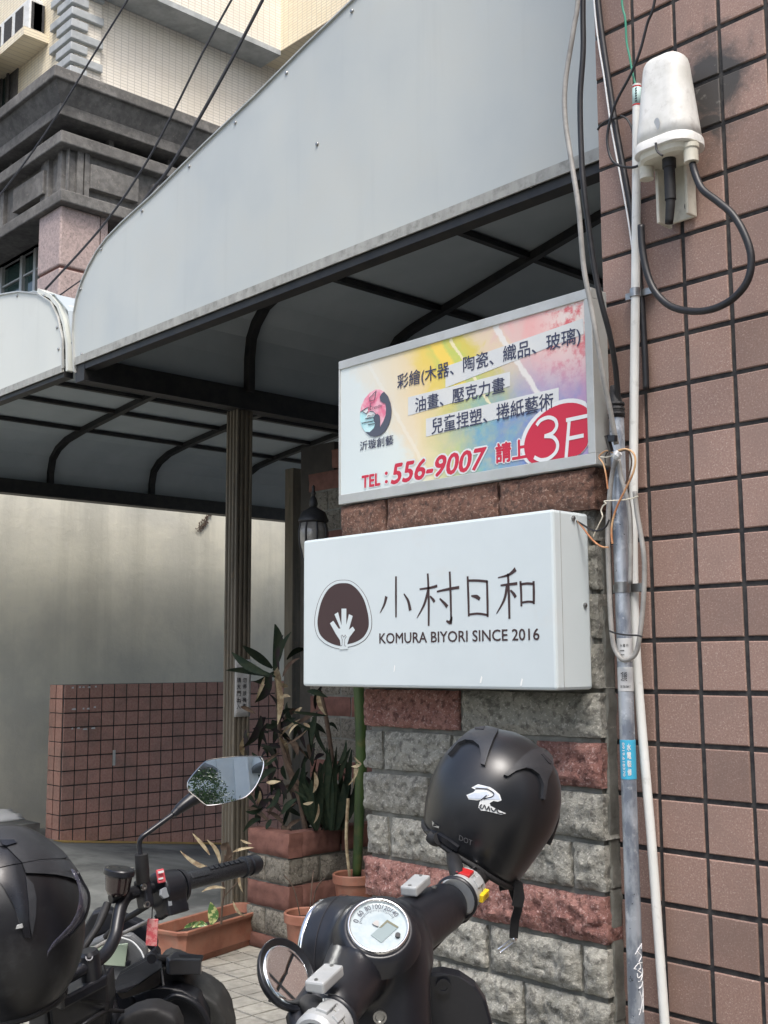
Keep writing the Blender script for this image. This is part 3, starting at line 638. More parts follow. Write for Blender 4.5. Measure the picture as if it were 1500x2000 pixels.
# ================================================================== CANOPIES
YF = 2.86; k_ = YF/2.8
prof_f = [(-5.447,2.93),(-5.467,3.04),(-5.487,3.16),(-5.480,3.26),(-5.452,3.34),(-5.40,3.42),(-5.33,3.485),(-5.25,3.54),(-5.15,3.585),(-5.0,3.625),(-4.70,3.685),(-4.27,3.79),(-3.87,3.88),(-3.52,3.97),(-3.0,4.09),(-2.4,4.23),(-1.675,4.40)]
zb = PY(148, 715, YF).z
cn = thing('canopy', 'grey sheet metal lean-to canopy with a long tall end panel, over the signboards', 'canopy', (-3.5, YF, 2.9))
b = MB(); b.prism([V((x, YF, z)) for x, z in prof_f]+[V((-1.675, YF, zb+.02)), V((-5.447, YF, zb+.02))][0:1]+[V((-5.447, YF, zb+.02))], (0, .004, 0))
obj('end_panel', b, m_sheet, cn)
b = MB(); b.sweep([V((x, YF-.003, z)) for x, z in prof_f], .014, .006, (0, 1, 0)); obj('edge_trim', b, m_alu, cn)
b = MB(); b.bx(-5.447, -1.675, YF-.008, YF-.001, zb+.003, zb+.045); obj('bottom_trim', b, m_trim, cn)
b = MB(); b.bx(-5.447, -1.675, YF+.006, YF+.07, zb-.03, zb+.03); obj('front_rail', b, m_rib, cn)
for px, py in ((428,972),(590,530),(620,282),(560,143),(460,240),(370,325),(278,412),(198,487),(158,565),(142,670),(160,692),(688,22),(1038,362)):
    q = PY(px, py, YF) if True else 0
    if px == 428: continue
    b = MB(); b.lathe([(.009, 0), (.009, .003), (.006, .006), (1e-5, .007)], V((q.x, YF-.001, q.z)), (0, -1, 0), 10); obj('bolt', b, m_steel, cn, smooth=True, sharp=.6)
prof_r = [(-5.362,2.98),(-5.362,3.18),(-5.345,3.30),(-5.30,3.38),(-5.21,3.465),(-5.10,3.505),(-5.0,3.53),(-4.83,3.565),(-4.24,3.69),(-3.62,3.82),(-2.6,4.03),(-1.69,4.22)]
def roof(prof, y0, y1, name, m, par, off=.035, th=.006):
    b = MB(); n = len(prof)
    P_ = [V((x, 0, z)) for x, z in prof]; Q = []
    for i, p in enumerate(P_):
        t = (P_[min(i+1, n-1)]-P_[max(i-1, 0)]).normalized(); nn = V((-t.z, 0, t.x)); Q.append(p+nn*off)
    vs_ = [q+V((0, y, 0)) for y in (y0, y1) for q in Q]
    b.add(vs_, [(i, i+1, n+i+1, n+i) for i in range(n-1)]); o = obj(name, b, m, par)
    s_ = o.modifiers.new('solid', 'SOLIDIFY'); s_.thickness = th; s_.offset = 1; return o
roof(prof_r, YF+.01, 9.0, 'roof_sheet', m_roofs, cn)
for y in (3.93, 5.0, 6.07, 7.14, 8.2):
    b = MB(); b.sweep([V((x, y, z)) for x, z in prof_r], .045, .05, (0, 1, 0)); obj('rib', b, m_rib, cn)
def pz(prof, x):
    for (x0, z0), (x1, z1) in zip(prof, prof[1:]):
        if min(x0, x1) <= x <= max(x0, x1) and abs(x1-x0) > 1e-4: return z0+(z1-z0)*(x-x0)/(x1-x0)
for x in (-4.82, -4.11, -3.37, -2.6, -1.9):
    z = pz(prof_r, x)+.012; b = MB(); b.bar((x, YF+.02, z), (x, 8.98, z), .04, .035); obj('purlin', b, m_rib, cn)
XE = -5.405
b = MB(); b.bx(XE-.05, XE+.045, YF+.004, 9.0, 2.875, 3.0); obj('eave_beam', b, m_rib, cn)
# second canopy, over the driveway
prof_2 = [(-9.45,3.0),(-9.45,3.10),(-9.417,3.223),(-9.32,3.30),(-9.16,3.357),(-8.871,3.40),(-8.348,3.455),(-7.9,3.50),(-7.4,3.545),(-7.0,3.56),(-6.5,3.545),(-6.0,3.48),(-5.75,3.40),(-5.60,3.28),(-5.54,3.1),(-5.53,2.99)]
YF2 = YF-.0
c2 = thing('canopy', 'white sheet metal canopy with a black rib grid, over the driveway at left', 'canopy', (-7.4, YF, 2.9))
pf2 = [(-9.5,3.0),(-9.49,3.25),(-9.35,3.40),(-9.1,3.46),(-8.3,3.56),(-7.2,3.66),(-6.8,3.65),(-6.41,3.59),(-6.15,3.545),(-5.91,3.475),(-5.75,3.385),(-5.66,3.28),(-5.60,3.15),(-5.585,2.98)]
zb2 = PY(60, 750, YF).z
b = MB(); b.prism([V((x, YF, z)) for x, z in pf2]+[V((-5.585, YF, zb2)), V((-9.5, YF, zb2))], (0, .004, 0)); obj('end_panel', b, m_sheetw, c2)
b = MB(); b.sweep([V((x, YF-.003, z)) for x, z in pf2], .014, .008, (0, 1, 0)); obj('edge_trim', b, m_alu, c2)
b = MB(); b.bx(-9.5, -5.585, YF-.008, YF-.001, zb2-.005, zb2+.035); obj('bottom_trim', b, m_trim, c2)
b = MB(); b.bx(-9.5, -5.585, YF+.006, YF+.06, zb2-.03, zb2+.03); obj('front_rail', b, m_rib, c2)
for px, py in ((34,578),(87,578),(112,640),(115,682)):
    q = PY(px, py, YF); b = MB(); b.lathe([(.009, 0), (.009, .003), (.006, .006), (1e-5, .007)], V((q.x, YF-.001, q.z)), (0, -1, 0), 10); obj('bolt', b, m_steel, c2, smooth=True, sharp=.6)
# rounded ribbed flashing strip between the two end panels
fl = [(-5.93,3.50),(-5.78,3.43),(-5.68,3.35),(-5.61,3.24),(-5.565,3.12),(-5.55,2.96)]
for k, off in enumerate((.0, .028, .052)):
    b = MB(); b.sweep([V((x+off*(.55+.2*i), YF+.02+.02*k, z+off*.5-.02*k)) for i, (x, z) in enumerate(fl)], .035, .022, (0, 1, 0)); obj('flashing_strip', b, m_sheetw, c2, smooth=True, sharp=.5)
roof([(x, z) for x, z in prof_2], YF+.01, 9.0, 'roof_sheet', m_roofs, c2, off=.03)
for y in (3.71, 4.749, 5.791, 6.83, 7.87, 8.9):
    b = MB(); b.sweep([V((x, y, z)) for x, z in prof_2], .05, .045, (0, 1, 0)); obj('rib', b, m_rust if False else m_rib, c2)
for x in (-8.9, -8.33, -7.9, -7.3, -6.7, -6.1):
    z = pz(prof_2, x)+.012; b = MB(); b.bar((x, YF+.02, z), (x, 8.98, z), .045, .03); obj('purlin', b, m_rib, c2)
zf = PL(0, 964, 0, -9.5).z
b = MB(); b.bx(-9.53, -9.40, YF+.05, 9.0, zf, 3.0); obj('eave_beam', b, m_rib, c2)
b = MB(); b.bx(-5.53, -5.47, YF+.05, 9.0, 2.93, 3.03); obj('gutter_beam', b, m_rib, c2)
# fluted column
cc = PL(457, 1790, 2, 0.)
def fluted(cx, cy, w, z0, z1):
    pts = []; h = w/2; n = 3; d = .010
    seg = [(-h, -h, 1, 0), (h, -h, 0, 1), (h, h, -1, 0), (-h, h, 0, -1)]
    for x, y, dx, dy in seg:
        nx_, ny_ = -dy*-1, 0
        inx, iny = (-dy, dx)
        st = w/(2*n+1)
        for k in range(2*n+1):
            ind = d if k % 2 == 1 else 0
            for e in (0.12, .88):
                pts.append(V((cx+x+dx*st*(k+e)+inx*ind, cy+y+dy*st*(k+e)+iny*ind, z0)))
    b = MB(); b.prism(pts, (0, 0, z1-z0)); return b
colm = thing('column', 'weathered fluted metal column standing behind the rectangular terracotta planter', 'column', (cc.x, cc.y, 0))
b = fluted(cc.x, cc.y, .11, 0, 2.876); obj('shaft', b, m_rust, colm)
b = MB(); b.bx(cc.x-.08, cc.x+.08, cc.y-.08, cc.y+.08, 0, .02); obj('base_plate', b, m_rust, colm)
# paper notice taped on the column
h = .055+.003
cl = thing('paper_notice', 'white paper notice with handwritten characters taped to the fluted column', 'notice', (cc.x+h, cc.y, 1.2))
def colP(px, py): return PL(px, py, 0, cc.x+h)
zt, zbm = colP(470, 1288).z, colP(470, 1400).z
ya, yb_ = cc.y-.056, cc.y+.056
b = MB(); b.grid(lambda u, v: V((cc.x+h+.002*math.sin(u*5+v*3), ya+(yb_-ya)*u, zbm+(zt-zbm)*v)), 6, 8); o = obj('sheet', b, m_paper, cl, smooth=True)
o.modifiers.new('s', 'SOLIDIFY').thickness = .0006
for s_, u0 in (('請大門出入', .16), ('勿停放機車', .52)):
    for k, c_ in enumerate(s_):
        zc = zt-(zt-zbm)*(.36+.115*k); w = .026
        f_ = lambda u, v: V((cc.x+h+.0035, ya+(yb_-ya)*u0+u*w-.004, zc+(v-.5)*.027))
        obj('lettering', text_on(c_, f_, bold=.015), m_ink, cl)
# far post at the end of the driveway wall
pf = PL(573, 1330, 0, -7.2)
b = MB(); q = D(573, 1200, 9.0); b.bx(q.x-.05, q.x+.05, q.y-.05, q.y+.05, drz(q.y)-.01, 2.93)
obj('post', b, m_rust, None, label='slim brown steel post beside the dark doorway, behind the wall lantern', cat='post')
b = MB(); q2 = D(590, 1200, 8.2); b.bx(q2.x-.02, q2.x+.35, q2.y, q2.y+.06, drz(q2.y)-.01, 2.95)
obj('door_panel', b, mat('near_black_door', (.012,.011,.012), (.025,.022,.022), 8, rough=.5), None, label='near-black door leaf between the slim post and the far brick pillar', cat='door')
# ================================================================== DRIVEWAY WALLS
XC = -10.0
b = MB(); b.bx(XC-.2, XC, -6, 12.2, -1.5, 3.35); obj('rendered_wall', b, m_conc, None, label='tall stained beige rendered wall behind the low tiled wall', cat='wall', org=(XC, 5, -.1))
b = MB(); b.bx(XC+.001, XW-.26, -3, 4.62, -.1, .09); obj('kerb', b, m_drive, None, label='raised concrete kerb at the foot of the rendered wall', cat='kerb', org=(XC, 3, 0))
q = PL(50, 1600, 0, XC+.1)
b = MB(); b.grid(lambda u, v: V((-9.75+.30*v, 2.7+1.92*u, .15+.04*mnoise.noise(V((u*9, v*5, 1)))-.05*v*v)), 30, 8)
o = obj('plastic_sheet', b, m_pwhite, None, smooth=True, label='crumpled white plastic sheet lying along the foot of the rendered wall', cat='plastic sheet'); o.modifiers.new('s', 'SOLIDIFY').thickness = .02
lw = thing('low_wall', 'low wall of small reddish brown tiles running beside the driveway', 'wall', (XW, 4.66, 0))
zt = PL(127, 1337, 0, XW).z; y0 = 4.665
b = MB(); b.bx(XW-.245, XW-.004, y0+.004, 9.4, -1.2, zt-.004); obj('wall', b, m_grout, lw)
tw = PL(127, 1337, 0, XW); P1 = .1187
tmesh = []
for k in range(3):
    b = MB(); e = .003; w = P1-.009
    b.add([(0, -w/2, -w/2), (0, w/2, -w/2), (0, w/2, w/2), (0, -w/2, w/2), (.006, -w/2+e, -w/2+e), (.006, w/2-e, -w/2+e), (.006, w/2-e, w/2-e), (.006, -w/2+e, w/2-e)], [(0,1,5,4),(1,2,6,5),(2,3,7,6),(3,0,4,7),(4,5,6,7)])
    tmesh.append(mesh_from('tile', b, m_tile2))
rest = MB(); n = 0
for j in range(14):
    for i in range(38):
        y = y0+(i+.5)*P1; z = zt-(j+.5)*P1
        if z < drz(y)-.06: continue
        if n < 255 and i < 24: inst('tile', tmesh[n % 3], lw, (XW-.004, y, z), rot=(random.uniform(-.01,.01), random.uniform(-.01,.01), 0)); n += 1
        else: rest.bx(XW-.004, XW+.002, y-.055, y+.055, z-.055, z+.055)
obj('tile', rest, m_tile2, lw, kind='stuff')
we = .075                                       # narrow end face: two tiles wide, turned towards the street
for j in range(11):
    for i in range(2):
        b = MB(); x = XW-.012-(i+.5)*.118; z = zt-(j+.5)*P1
        b.bx(x-.052, x+.052, y0-.004, y0+.003, z-.055, z+.055); obj('tile', b, m_tile2, lw)
b = MB(); q = PL(222, 1480, 0, XW); b.bx(XW, XW+.012, q.y-.012, q.y+.012, q.z-.065, q.z+.065); obj('metal_latch', b, m_alu, lw, bevel=.003)
for k, (x, y, w) in enumerate(((142,1343,5),(156,1342,4),(163,1342,5),(174,1342,6),(187,1341,4),(144,1385,9),(163,1384,4),(172,1384,6),(185,1381,5),(141,1423,4),(153,1422,6),(166,1424,10),(182,1422,9))):
    q = PL(x, y, 0, XW+.0035); b = MB(); s_ = w*.0022; b.prism([q+V((0, -s_, -.006)), q+V((0, s_, -.008)), q+V((0, s_*.8, .008)), q+V((0, -s_*.7, .005))], (.0015, 0, 0)); obj('paper_residue', b, m_paper, lw)
# small dead creeper high on the rendered wall
b = MB(); rr = random.Random(3)
c = PL(405, 1022, 0, XC+.01); p = c+V((0, .06, .06))
for k in range(4):
    pts = [c+V((.004, -.02*k+.05, .12-.01*k))]
    for i in range(5): pts.append(pts[-1]+V((0, -.022+rr.uniform(-.02,.02), -.035+rr.uniform(-.015,.015))))
    b.tube(pts, .0035, 5)
    for q in pts[1:]:
        for m_ in range(2): b.lathe([(1e-5, -.001), (.012, 0), (1e-5, .001)], q+V((.006, rr.uniform(-.02,.02), rr.uniform(-.02,.02))), (1, .3, .2), 5)
obj('dead_creeper', b, m_stemb, None, label='small dry creeper clinging to the rendered wall left of the column', cat='creeper')
# ================================================================== FAR CORNER BUILDING
XB = -15.75
bd = thing('corner_building', 'yellow tiled apartment building with dark stone cornices and pink granite pier, behind the canopies', 'building', (XB, 8.3, 0))
def slab(px, pt, pb, x, m, name, y_far=40, x_far=-32, **k):
    y = PL(px, pt, 0, x).y; z1 = zrow(x, y, pt); z0 = zrow(x, y, pb)
    b = MB(); b.bx(x_far, x, y, y_far, z0, z1); obj(name, b, m, bd, **k); return y, z0, z1
yA, zA0, zA1 = slab(107, 124, 147, XB+.40, m_stone, 'cornice', bevel=.02)
yB, zB0, zB1 = slab(118, 200, 222, XB+.20, m_stone, 'cornice', bevel=.015)
# sloping cove between the two cornices
b = MB(); b.add([(-32, yA+.06, zA0), (XB+.34, yA+.06, zA0), (XB+.34, 40, zA0), (-32, 40, zA0), (-32, yB+.03, zB1), (XB+.17, yB+.03, zB1), (XB+.17, 40, zB1), (-32, 40, zB1)], [(0,1,2,3),(7,6,5,4),(0,4,5,1),(1,5,6,2),(2,6,7,3),(3,7,4,0)]); obj('cove', b, m_stone, bd)
yC, zC0, zC1 = slab(120, 252, 276, XB+.16, m_stone, 'cornice', bevel=.02)
b = MB(); b.bx(-32, XB-.30, yB+.45, 40, zC1, zB0); obj('recess', b, m_grout, bd)  # near-black colour stands in for the shade inside the gap
for i in range(7):                              # short stubs in the dark gap
    y = yB+1.0+i*1.1; b = MB(); b.bx(XB-.30, XB-.08, y, y+.09, zC1, zB0); obj('balustrade_stub', b, m_stone, bd)
for i in range(4):
    x = XB-.9-i*1.1; b = MB(); b.bx(x, x+.09, yB+.22, yB+.44, zC1, zB0); obj('balustrade_stub', b, m_stone, bd)
yD, zD0, zD1 = slab(120, 367, 391, XB+.16, m_stone, 'cornice', bevel=.02)
yF = yC+.22
b = MB(); b.bx(-32, XB-.02, yF, 40, zD1, zC0); obj('frieze', b, m_stone, bd)
def yat(px, py, x): return PL(px, py, 0, x).y
def xat(px, py, y): return PL(px, py, 1, y).x
for p0, p1 in ((130, 132), (148, 160), (163, 172)):          # upright ribs on the right face
    b = MB(); b.bx(XB-.02, XB+.05, yat(p0, 330, XB), yat(p1, 330, XB), zD1, zC0); obj('pilaster', b, m_stone, bd)
for p0, p1 in ((120, 128), (92, 103), (88, 91), (10, 17), (4, 8)):
    b = MB(); b.bx(xat(p0, 340, yF), xat(p1, 340, yF), yF-.07, yF, zD1, zC0); obj('pilaster', b, m_stone, bd)
for p0, p1 in ((178, 272), (300, 390)):
    y0_, y1_ = yat(p0, 340, XB+.1), yat(p1, 340, XB+.1); b = MB(); b.bx(XB-.02, XB+.10, y0_, y1_, zD1+.17, zC0-.17); obj('panel', b, m_stone, bd, bevel=.01)
x0_, x1_ = xat(28, 370, yF-.1), xat(87, 340, yF-.1); b = MB(); b.bx(x0_, x1_, yF-.12, yF, zD1+.17, zC0-.17); obj('panel', b, m_stone, bd, bevel=.01)
# granite pier
yG = yat(119, 420, XB); yG1 = yat(197, 440, XB); xG0 = xat(76, 430, yG)
zj = zrow(XB, yG, 519)
for za, zb_ in ((zj+.02, zD0), (-.6, zj-.02)):
    b = MB(); b.bx(xG0, XB, yG, yG1, za, zb_); obj('granite_block', b, m_granite, bd, bevel=.025)
b = MB(); b.bx(xG0+.03, XB-.03, yG+.03, yG1-.03, -.6, zD0); obj('pier_core', b, m_brred, bd)
b = MB(); b.bx(XB-.3, XB-.03, yG1+.02, yG1+.14, 0, zD0); obj('downpipe', b, m_granite, bd)
b = MB(); b.bx(-32, XB-.5, yG+.92, 40, -.6, zD0); obj('wall', b, m_brred, bd)
yW = yG+.62
wx0, wx1 = -22, xG0-.02; zs = zrow(wx1, yW, 640)
b = MB(); b.bx(wx0, xG0, yG+.5, yG+.9, zrow(xat(45, 482, yG+.5), yG+.5, 482), zD0); obj('lintel', b, m_stone, bd)
b = MB(); b.bx(wx0, wx1, yW, yW+.05, -.6, zD0-.05); obj('window_pane', b, m_glass, bd)
for px in (5, 44, 70):
    x = xat(px, 530, yW-.03); b = MB(); b.bx(x-.05, x+.04, yW-.06, yW, 0, zD0); obj('window_mullion', b, m_alu, bd)
for py in (505, 545):
    z = zrow(xat(40, py, yW), yW, py); b = MB(); b.bx(wx0, wx1, yW-.04, yW, z-.015, z+.015); obj('window_bar', b, m_alu, bd)
# upper yellow wall, quoins
XU = XB-.10; yU = yat(137, 60, XU)+.05
b = MB(); b.bx(-32, XU-.01, yU+.0, 40, zA1-.02, 26); o = obj('upper_wall', b, m_ytx, bd); o.data.materials.append(m_yty)
for p in o.data.polygons:
    if abs(p.normal.x) > .5: p.material_index = 1
yq1 = yat(197, 60, XU)
b = MB(); b.bx(XU-.01, XU+.03, yU+.02, yq1, zA1, 26); obj('corner_strip', b, m_yty, bd)
zq = zrow(XU+.09, yU-.05, 138); qh = (zrow(XU+.09, yU-.05, 24)-zrow(XU+.09, yU-.05, 116))/4
z = zA1-.05
for k in range(16):
    L_ = (k % 2 == 0); z0_, z1_ = z+.035+k*qh, z+(k+1)*qh-.03
    ye = yat(197, 60, XU) if L_ else yat(167, 60, XU); xe = xat(106 if L_ else 119, 60, yU)
    b = MB(); b.bx(xe, XU+.10, yU-.08, ye, z0_, z1_); obj('quoin', b, m_quoin, bd, bevel=.012)
# projecting bay and the wing that turns towards the street
XJ = XU+.55; yJ = yat(548, 98, XJ); zJ = zrow(XJ, yJ, 100)
b = MB(); b.bx(XU-.3, XJ, yat(205, -160, XJ), yJ+.01, zJ, 26); o = obj('projecting_bay', b, m_yty, bd)
b = MB(); b.bx(XU-.3, -6, yJ, yJ+8, zJ, 26); o = obj('projecting_wing', b, m_ytx, bd)
b = MB(); b.bx(XU+.0, XJ+.03, yat(205, -160, XJ)-.02, yJ-.02, zJ-.10, zJ-.004); obj('edge_band', b, m_quoin, bd)
# little balcony with a caged air conditioner
xa = xat(95, 75, yU); yb0 = yat(47, 52, xa); zt_ = zrow(xa, yb0, 50); zb_ = zrow(xa, yb0, 66)
b = MB(); b.bx(-24, xa, yb0, yU+.02, zb_, zt_); obj('balcony_slab', b, m_ytx, bd)
ax0, ax1 = xat(0, 20, yb0+.02)-.4, xat(62, 30, yb0+.15)
cage = obj('air_conditioner', MB().bx(xa-1.7, xa-.12, yb0+.14, yU-.05, zt_, zt_+.62), m_abs, bd, bevel=.02)
for i in range(4):
    y_ = yb0+.17+i*(yU-yb0-.25)/4.; b = MB(); b.bx(xa-.13, xa-.112, y_, y_+.14, zt_+.08, zt_+.55)
    if i < 3: obj('grille', b, m_grout, cage)
for i in range(3):
    x_ = xa-.35-i*.42; b = MB(); b.bx(x_-.28, x_, yb0+.128, yb0+.142, zt_+.08, zt_+.55); obj('grille', b, m_grout, cage)
b = MB(); b.bx(-24, xa-.9, yb0-.3, yb0+.0, zb_-.5, zt_-.05); obj('dark_awning', b, mat('dark_awning_blue', (.05,.06,.07), rough=.6), bd)
xw1 = xat(36, 150, yU); zw0, zw1 = zrow(xw1, yU, 215), zrow(xw1, yU, 128)
b = MB(); b.bx(xw1-1.6, xw1, yU-.02, yU+.03, zw0, zw1); wf = obj('window', b, m_stone, bd)
b = MB(); b.bx(xw1-1.45, xw1-.35, yU-.035, yU-.018, zw0+.05, zw1-.05); obj('pane', b, m_glass, wf)
for dx in (.3, .55, .8, 1.1):
    b = MB(); b.bx(xw1-dx-.03, xw1-dx+.03, yU-.07, yU-.04, zw0, zw1); obj('window_bar', b, m_stone, wf)
# weeds growing on the white canopy
b = MB(); rr = random.Random(5)
for k in range(34):
    px = rr.uniform(-25, 64); base = PY(px, 582, 3.3); base.z = 3.52; h_ = rr.uniform(.10, .34); le = rr.uniform(-.16, .16)
    pts = [base, base+V((le*.25, rr.uniform(-.03,.03), h_*.6)), base+V((le, rr.uniform(-.05,.05), h_*rr.uniform(.75, 1.1)))]
    b.tube(pts, [.004, .003, .001], 4, sm=3)
obj('weeds', b, mat('pale_dry_weed', (.25,.27,.14), (.42,.38,.22), 20, rough=.8), None, label='pale wild grass sprouting on top of the white canopy at the left edge', cat='weeds', kind='stuff')
# overhead cables
def cable(pts, r, m, label, group=None, cat='cable', sm=6, name='cable', n=8):
    b = MB(); b.tube(pts, r, n, sm=sm); return obj(name, b, m, None, smooth=True, label=label, cat=cat, group=group)
gc = 'cables strung above the canopies'
cable([D(*p, 9.5) for p in ((258,-14),(175,120),(105,235),(45,322),(-30,420))], .008, m_cblk, 'leftmost overhead black cable crossing the dark stone cornice', gc)
cable([D(*p, 9.2) for p in ((460,-14),(400,95),(332,232),(278,330),(200,442),(88,566))], .009, m_cblk, 'middle overhead black cable ending above the white canopy', gc)
cable([D(*p, 8.8) for p in ((520,-14),(455,112),(392,226),(330,330),(292,378),(250,440))], .013, m_cblk, 'thicker overhead black cable nearest the grey end panel', gc)
cable([D(*p, 8.8) for p in ((165,543),(140,560),(112,580))], .006, m_cblk, 'short black cable piece between the two canopies', gc)
# ================================================================== FAR PILLAR, PLANTER BOX, LANTERN
def turn(b, c, ang):
    M_ = Matrix.Translation(c) @ Matrix.Rotation(ang, 4, 'Z') @ Matrix.Translation(-c); b.v = [M_ @ q for q in b.v]; return b
YFP = 4.25
fp = thing('far_pillar', 'shaded pillar of red and grey bricks behind the lantern and the tall plant', 'pillar', (-4.9, YFP, 0))
xl0 = PY(604, 1000, YFP).x; xr0 = PY(790, 1300, YFP).x
zf0 = PY(600, 925, YFP).z; pt_ = .1175
b = MB(); b.bx(xl0+.02, xr0+.4, YFP+.012, YFP+.5, 0, zf0-.01); obj('mortar', b, m_mortar, fp)
for k in range(-1, 23):
    z1 = zf0-k*pt_; z0 = z1-pt_
    if z0 < 0: break
    red = k in (-1, 0, 3, 7, 11, 14, 18)
    xs = [xl0+(.19 if k == -1 else -.02 if k == 0 else 0)]; off = .36 if red else (.16 if k % 2 else .27)
    x = xs[0]+off
    while x < xr0+.3: xs.append(x); x += .36 if red else .30
    xs.append(xr0+.4)
    for a_, c_ in zip(xs, xs[1:]):
        obj('brick', block(a_+.006, c_-.006, z0+.006, z1-.006, YFP, YFP+.08, sd, amp=.003 if red else .005, nx=6, nz=4), m_brred if red else m_blkshade, fp, smooth=True, sharp=.9); sd += 1
pc = D(562, 1628, 5.6); px0 = PY(482, 1620, pc.y).x
pb = thing('brick_planter', 'raised brick planter with red and grey courses, in front of the far pillar', 'planter', (pc.x, pc.y, 0))
b = MB(); b.bx(px0+.015, pc.x-.015, pc.y+.015, YFP-.03, 0, pc.z-.09); obj('core', b, m_mortar, pb)
b = MB(); b.grid(lambda u, v: V((px0+.06+(pc.x-px0-.12)*u, pc.y+.06+(YFP-pc.y-.12)*v, pc.z-.045+.02*mnoise.noise(V((u*6, v*6, 3))))), 12, 12); obj('soil', b, m_soil, pb, smooth=True)
cp = .125
for k in range(5):
    z1 = pc.z-k*cp; z0 = max(0, z1-cp)
    if z1-z0 < .03: continue
    m_ = m_brred if k % 2 == 0 else m_blkshade; am = .008
    kw = dict(amp=am, nx=16, nz=6)
    for a_, c_ in (((px0, pc.x),) if k % 2 == 0 else ((px0, px0+.14), (px0+.15, pc.x))):
        obj('brick', block(a_, c_, z0+.005, z1-.005, pc.y, pc.y+.09, sd, **kw), m_, pb, smooth=True, sharp=.9); sd += 1
    ys_ = [pc.y+.095, pc.y+.36 if k % 2 == 0 else pc.y+.22, YFP-.02]
    for a_, c_ in zip(ys_, ys_[1:]):
        b = block(0, c_-a_-.012, z0+.005, z1-.005, 0, .09, sd, **kw); sd += 1
        b.v = [V((pc.x-q.y, a_+q.x, q.z)) for q in b.v]; obj('brick', b, m_, pb, smooth=True, sharp=.9)
# lantern
ld = 6.25; lc = D(612, 1012, ld)
s = ld/FPX
ln = thing('wall_lantern', 'black antique wall lantern with ribbed glass, half hidden behind the white sign', 'lantern', lc)
def lz(py): return lc.z-(py-1012)*s
b = MB(); b.lathe([(1e-5, lz(946)-lc.z), (3.5*s, lz(950)-lc.z), (2.5*s, lz(957)-lc.z), (5*s, lz(963)-lc.z), (3*s, lz(968)-lc.z), (7*s, lz(975)-lc.z), (9*s, lz(984)-lc.z), (7*s, lz(990)-lc.z), (11*s, lz(993)-lc.z), (24*s, lz(1001)-lc.z), (28*s, lz(1012)-lc.z), (30*s, lz(1016)-lc.z), (30*s, lz(1019)-lc.z), (25*s, lz(1022)-lc.z)], lc, (0,0,1), 24)
obj('cap', b, m_black, ln, smooth=True, sharp=.7)
b = MB(); b.lathe([(25*s, lz(1022)-lc.z), (28*s, lz(1040)-lc.z), (27*s, lz(1060)-lc.z), (20*s, lz(1090)-lc.z), (12*s, lz(1105)-lc.z)], lc, (0,0,1), 24)
obj('glass', b, mat('smoky_lantern_glass', (.22,.21,.19), (.30,.29,.27), 20, rough=.15, spec=.8), ln, smooth=True)
for k in range(8):
    a_ = k*math.pi/4+.35; pts = [lc+V((math.cos(a_)*r_*s, math.sin(a_)*r_*s, lz(py_)-lc.z)) for r_, py_ in ((25.5,1022),(29,1040),(28,1060),(21,1090),(13,1105))]
    b = MB(); b.tube(pts, 2*s, 6); obj('glass_rib', b, m_black, ln)
b = MB(); b.lathe([(1e-5, lz(1135)-lc.z), (5*s, lz(1128)-lc.z), (8*s, lz(1118)-lc.z), (14*s, lz(1108)-lc.z), (14*s, lz(1103)-lc.z)], lc, (0,0,1), 16); obj('base', b, m_black, ln, smooth=True)
b = MB(); e_ = V((lc.x+.12, YFP-.01, lc.z-.36)); b.tube([V((lc.x, lc.y, lz(1128))), V((lc.x, lc.y, lz(1150))), e_+V((-.02, -.12, -.03)), e_], .012, 8, sm=5); obj('bracket', b, m_black, ln, smooth=True)
b = MB(); b.lathe([(.055, 0), (.05, .02), (1e-5, .025)], e_+V((0, .005, 0)), (0, -1, 0), 16, sx=.7, sy=1.5); obj('wall_plate', b, m_black, ln, smooth=True)
# ================================================================== PLANTS AND POTS
_lr = random.Random(77)
def leaf_mb(base, tip, w, up=V((0,0,1)), droop=0., fold=.25, n=8):
    bend, tws = _lr.uniform(-.13, .13), _lr.uniform(-1.1, 1.1)
    base, tip = V(base), V(tip); ax = tip-base; L_ = ax.length; t = ax.normalized()
    vw = (CAMP-base).normalized(); sd_ = t.cross(vw); sd_ = sd_.normalized() if sd_.length > .05 else t.cross(V((1,0,0))).normalized()
    nn0 = sd_.cross(t); sd0 = sd_; vs_ = []
    for i in range(n+1):
        u = i/n; c = base+ax*u+V((0, 0, droop*4*u*(1-u)))+sd0*(bend*L_*4*u*(1-u)); ca_, sa_ = math.cos(tws*u), math.sin(tws*u); sd_ = sd0*ca_+nn0*sa_; nn = nn0*ca_-sd0*sa_; ww = w*.5*(math.sin(math.pi*min(1, u*.93+.045))**.8)
        vs_ += [c-sd_*ww+nn*ww*fold, c, c+sd_*ww+nn*ww*fold]
    fs = []
    for i in range(n): a_ = i*3; fs += [(a_, a_+1, a_+4, a_+3), (a_+1, a_+2, a_+5, a_+4)]
    b = MB(); b.add(vs_, fs); return b
def leaf(par, p0, p1, wpx, m, d, droop=0, dd=0):
    b = leaf_mb(D(*p0, d), D(*p1, d+dd), wpx*d/FPX, droop=droop*d/FPX); return obj('leaf', b, m, par, smooth=True)
dP = 5.72; rr = random.Random(11)
sb = D(585, 1640, 5.85); sb.z = pc.z-.06
tp = thing('cordyline', 'tall cordyline with long dark leaves and hanging dry ones, in the brick planter', 'plant', sb)
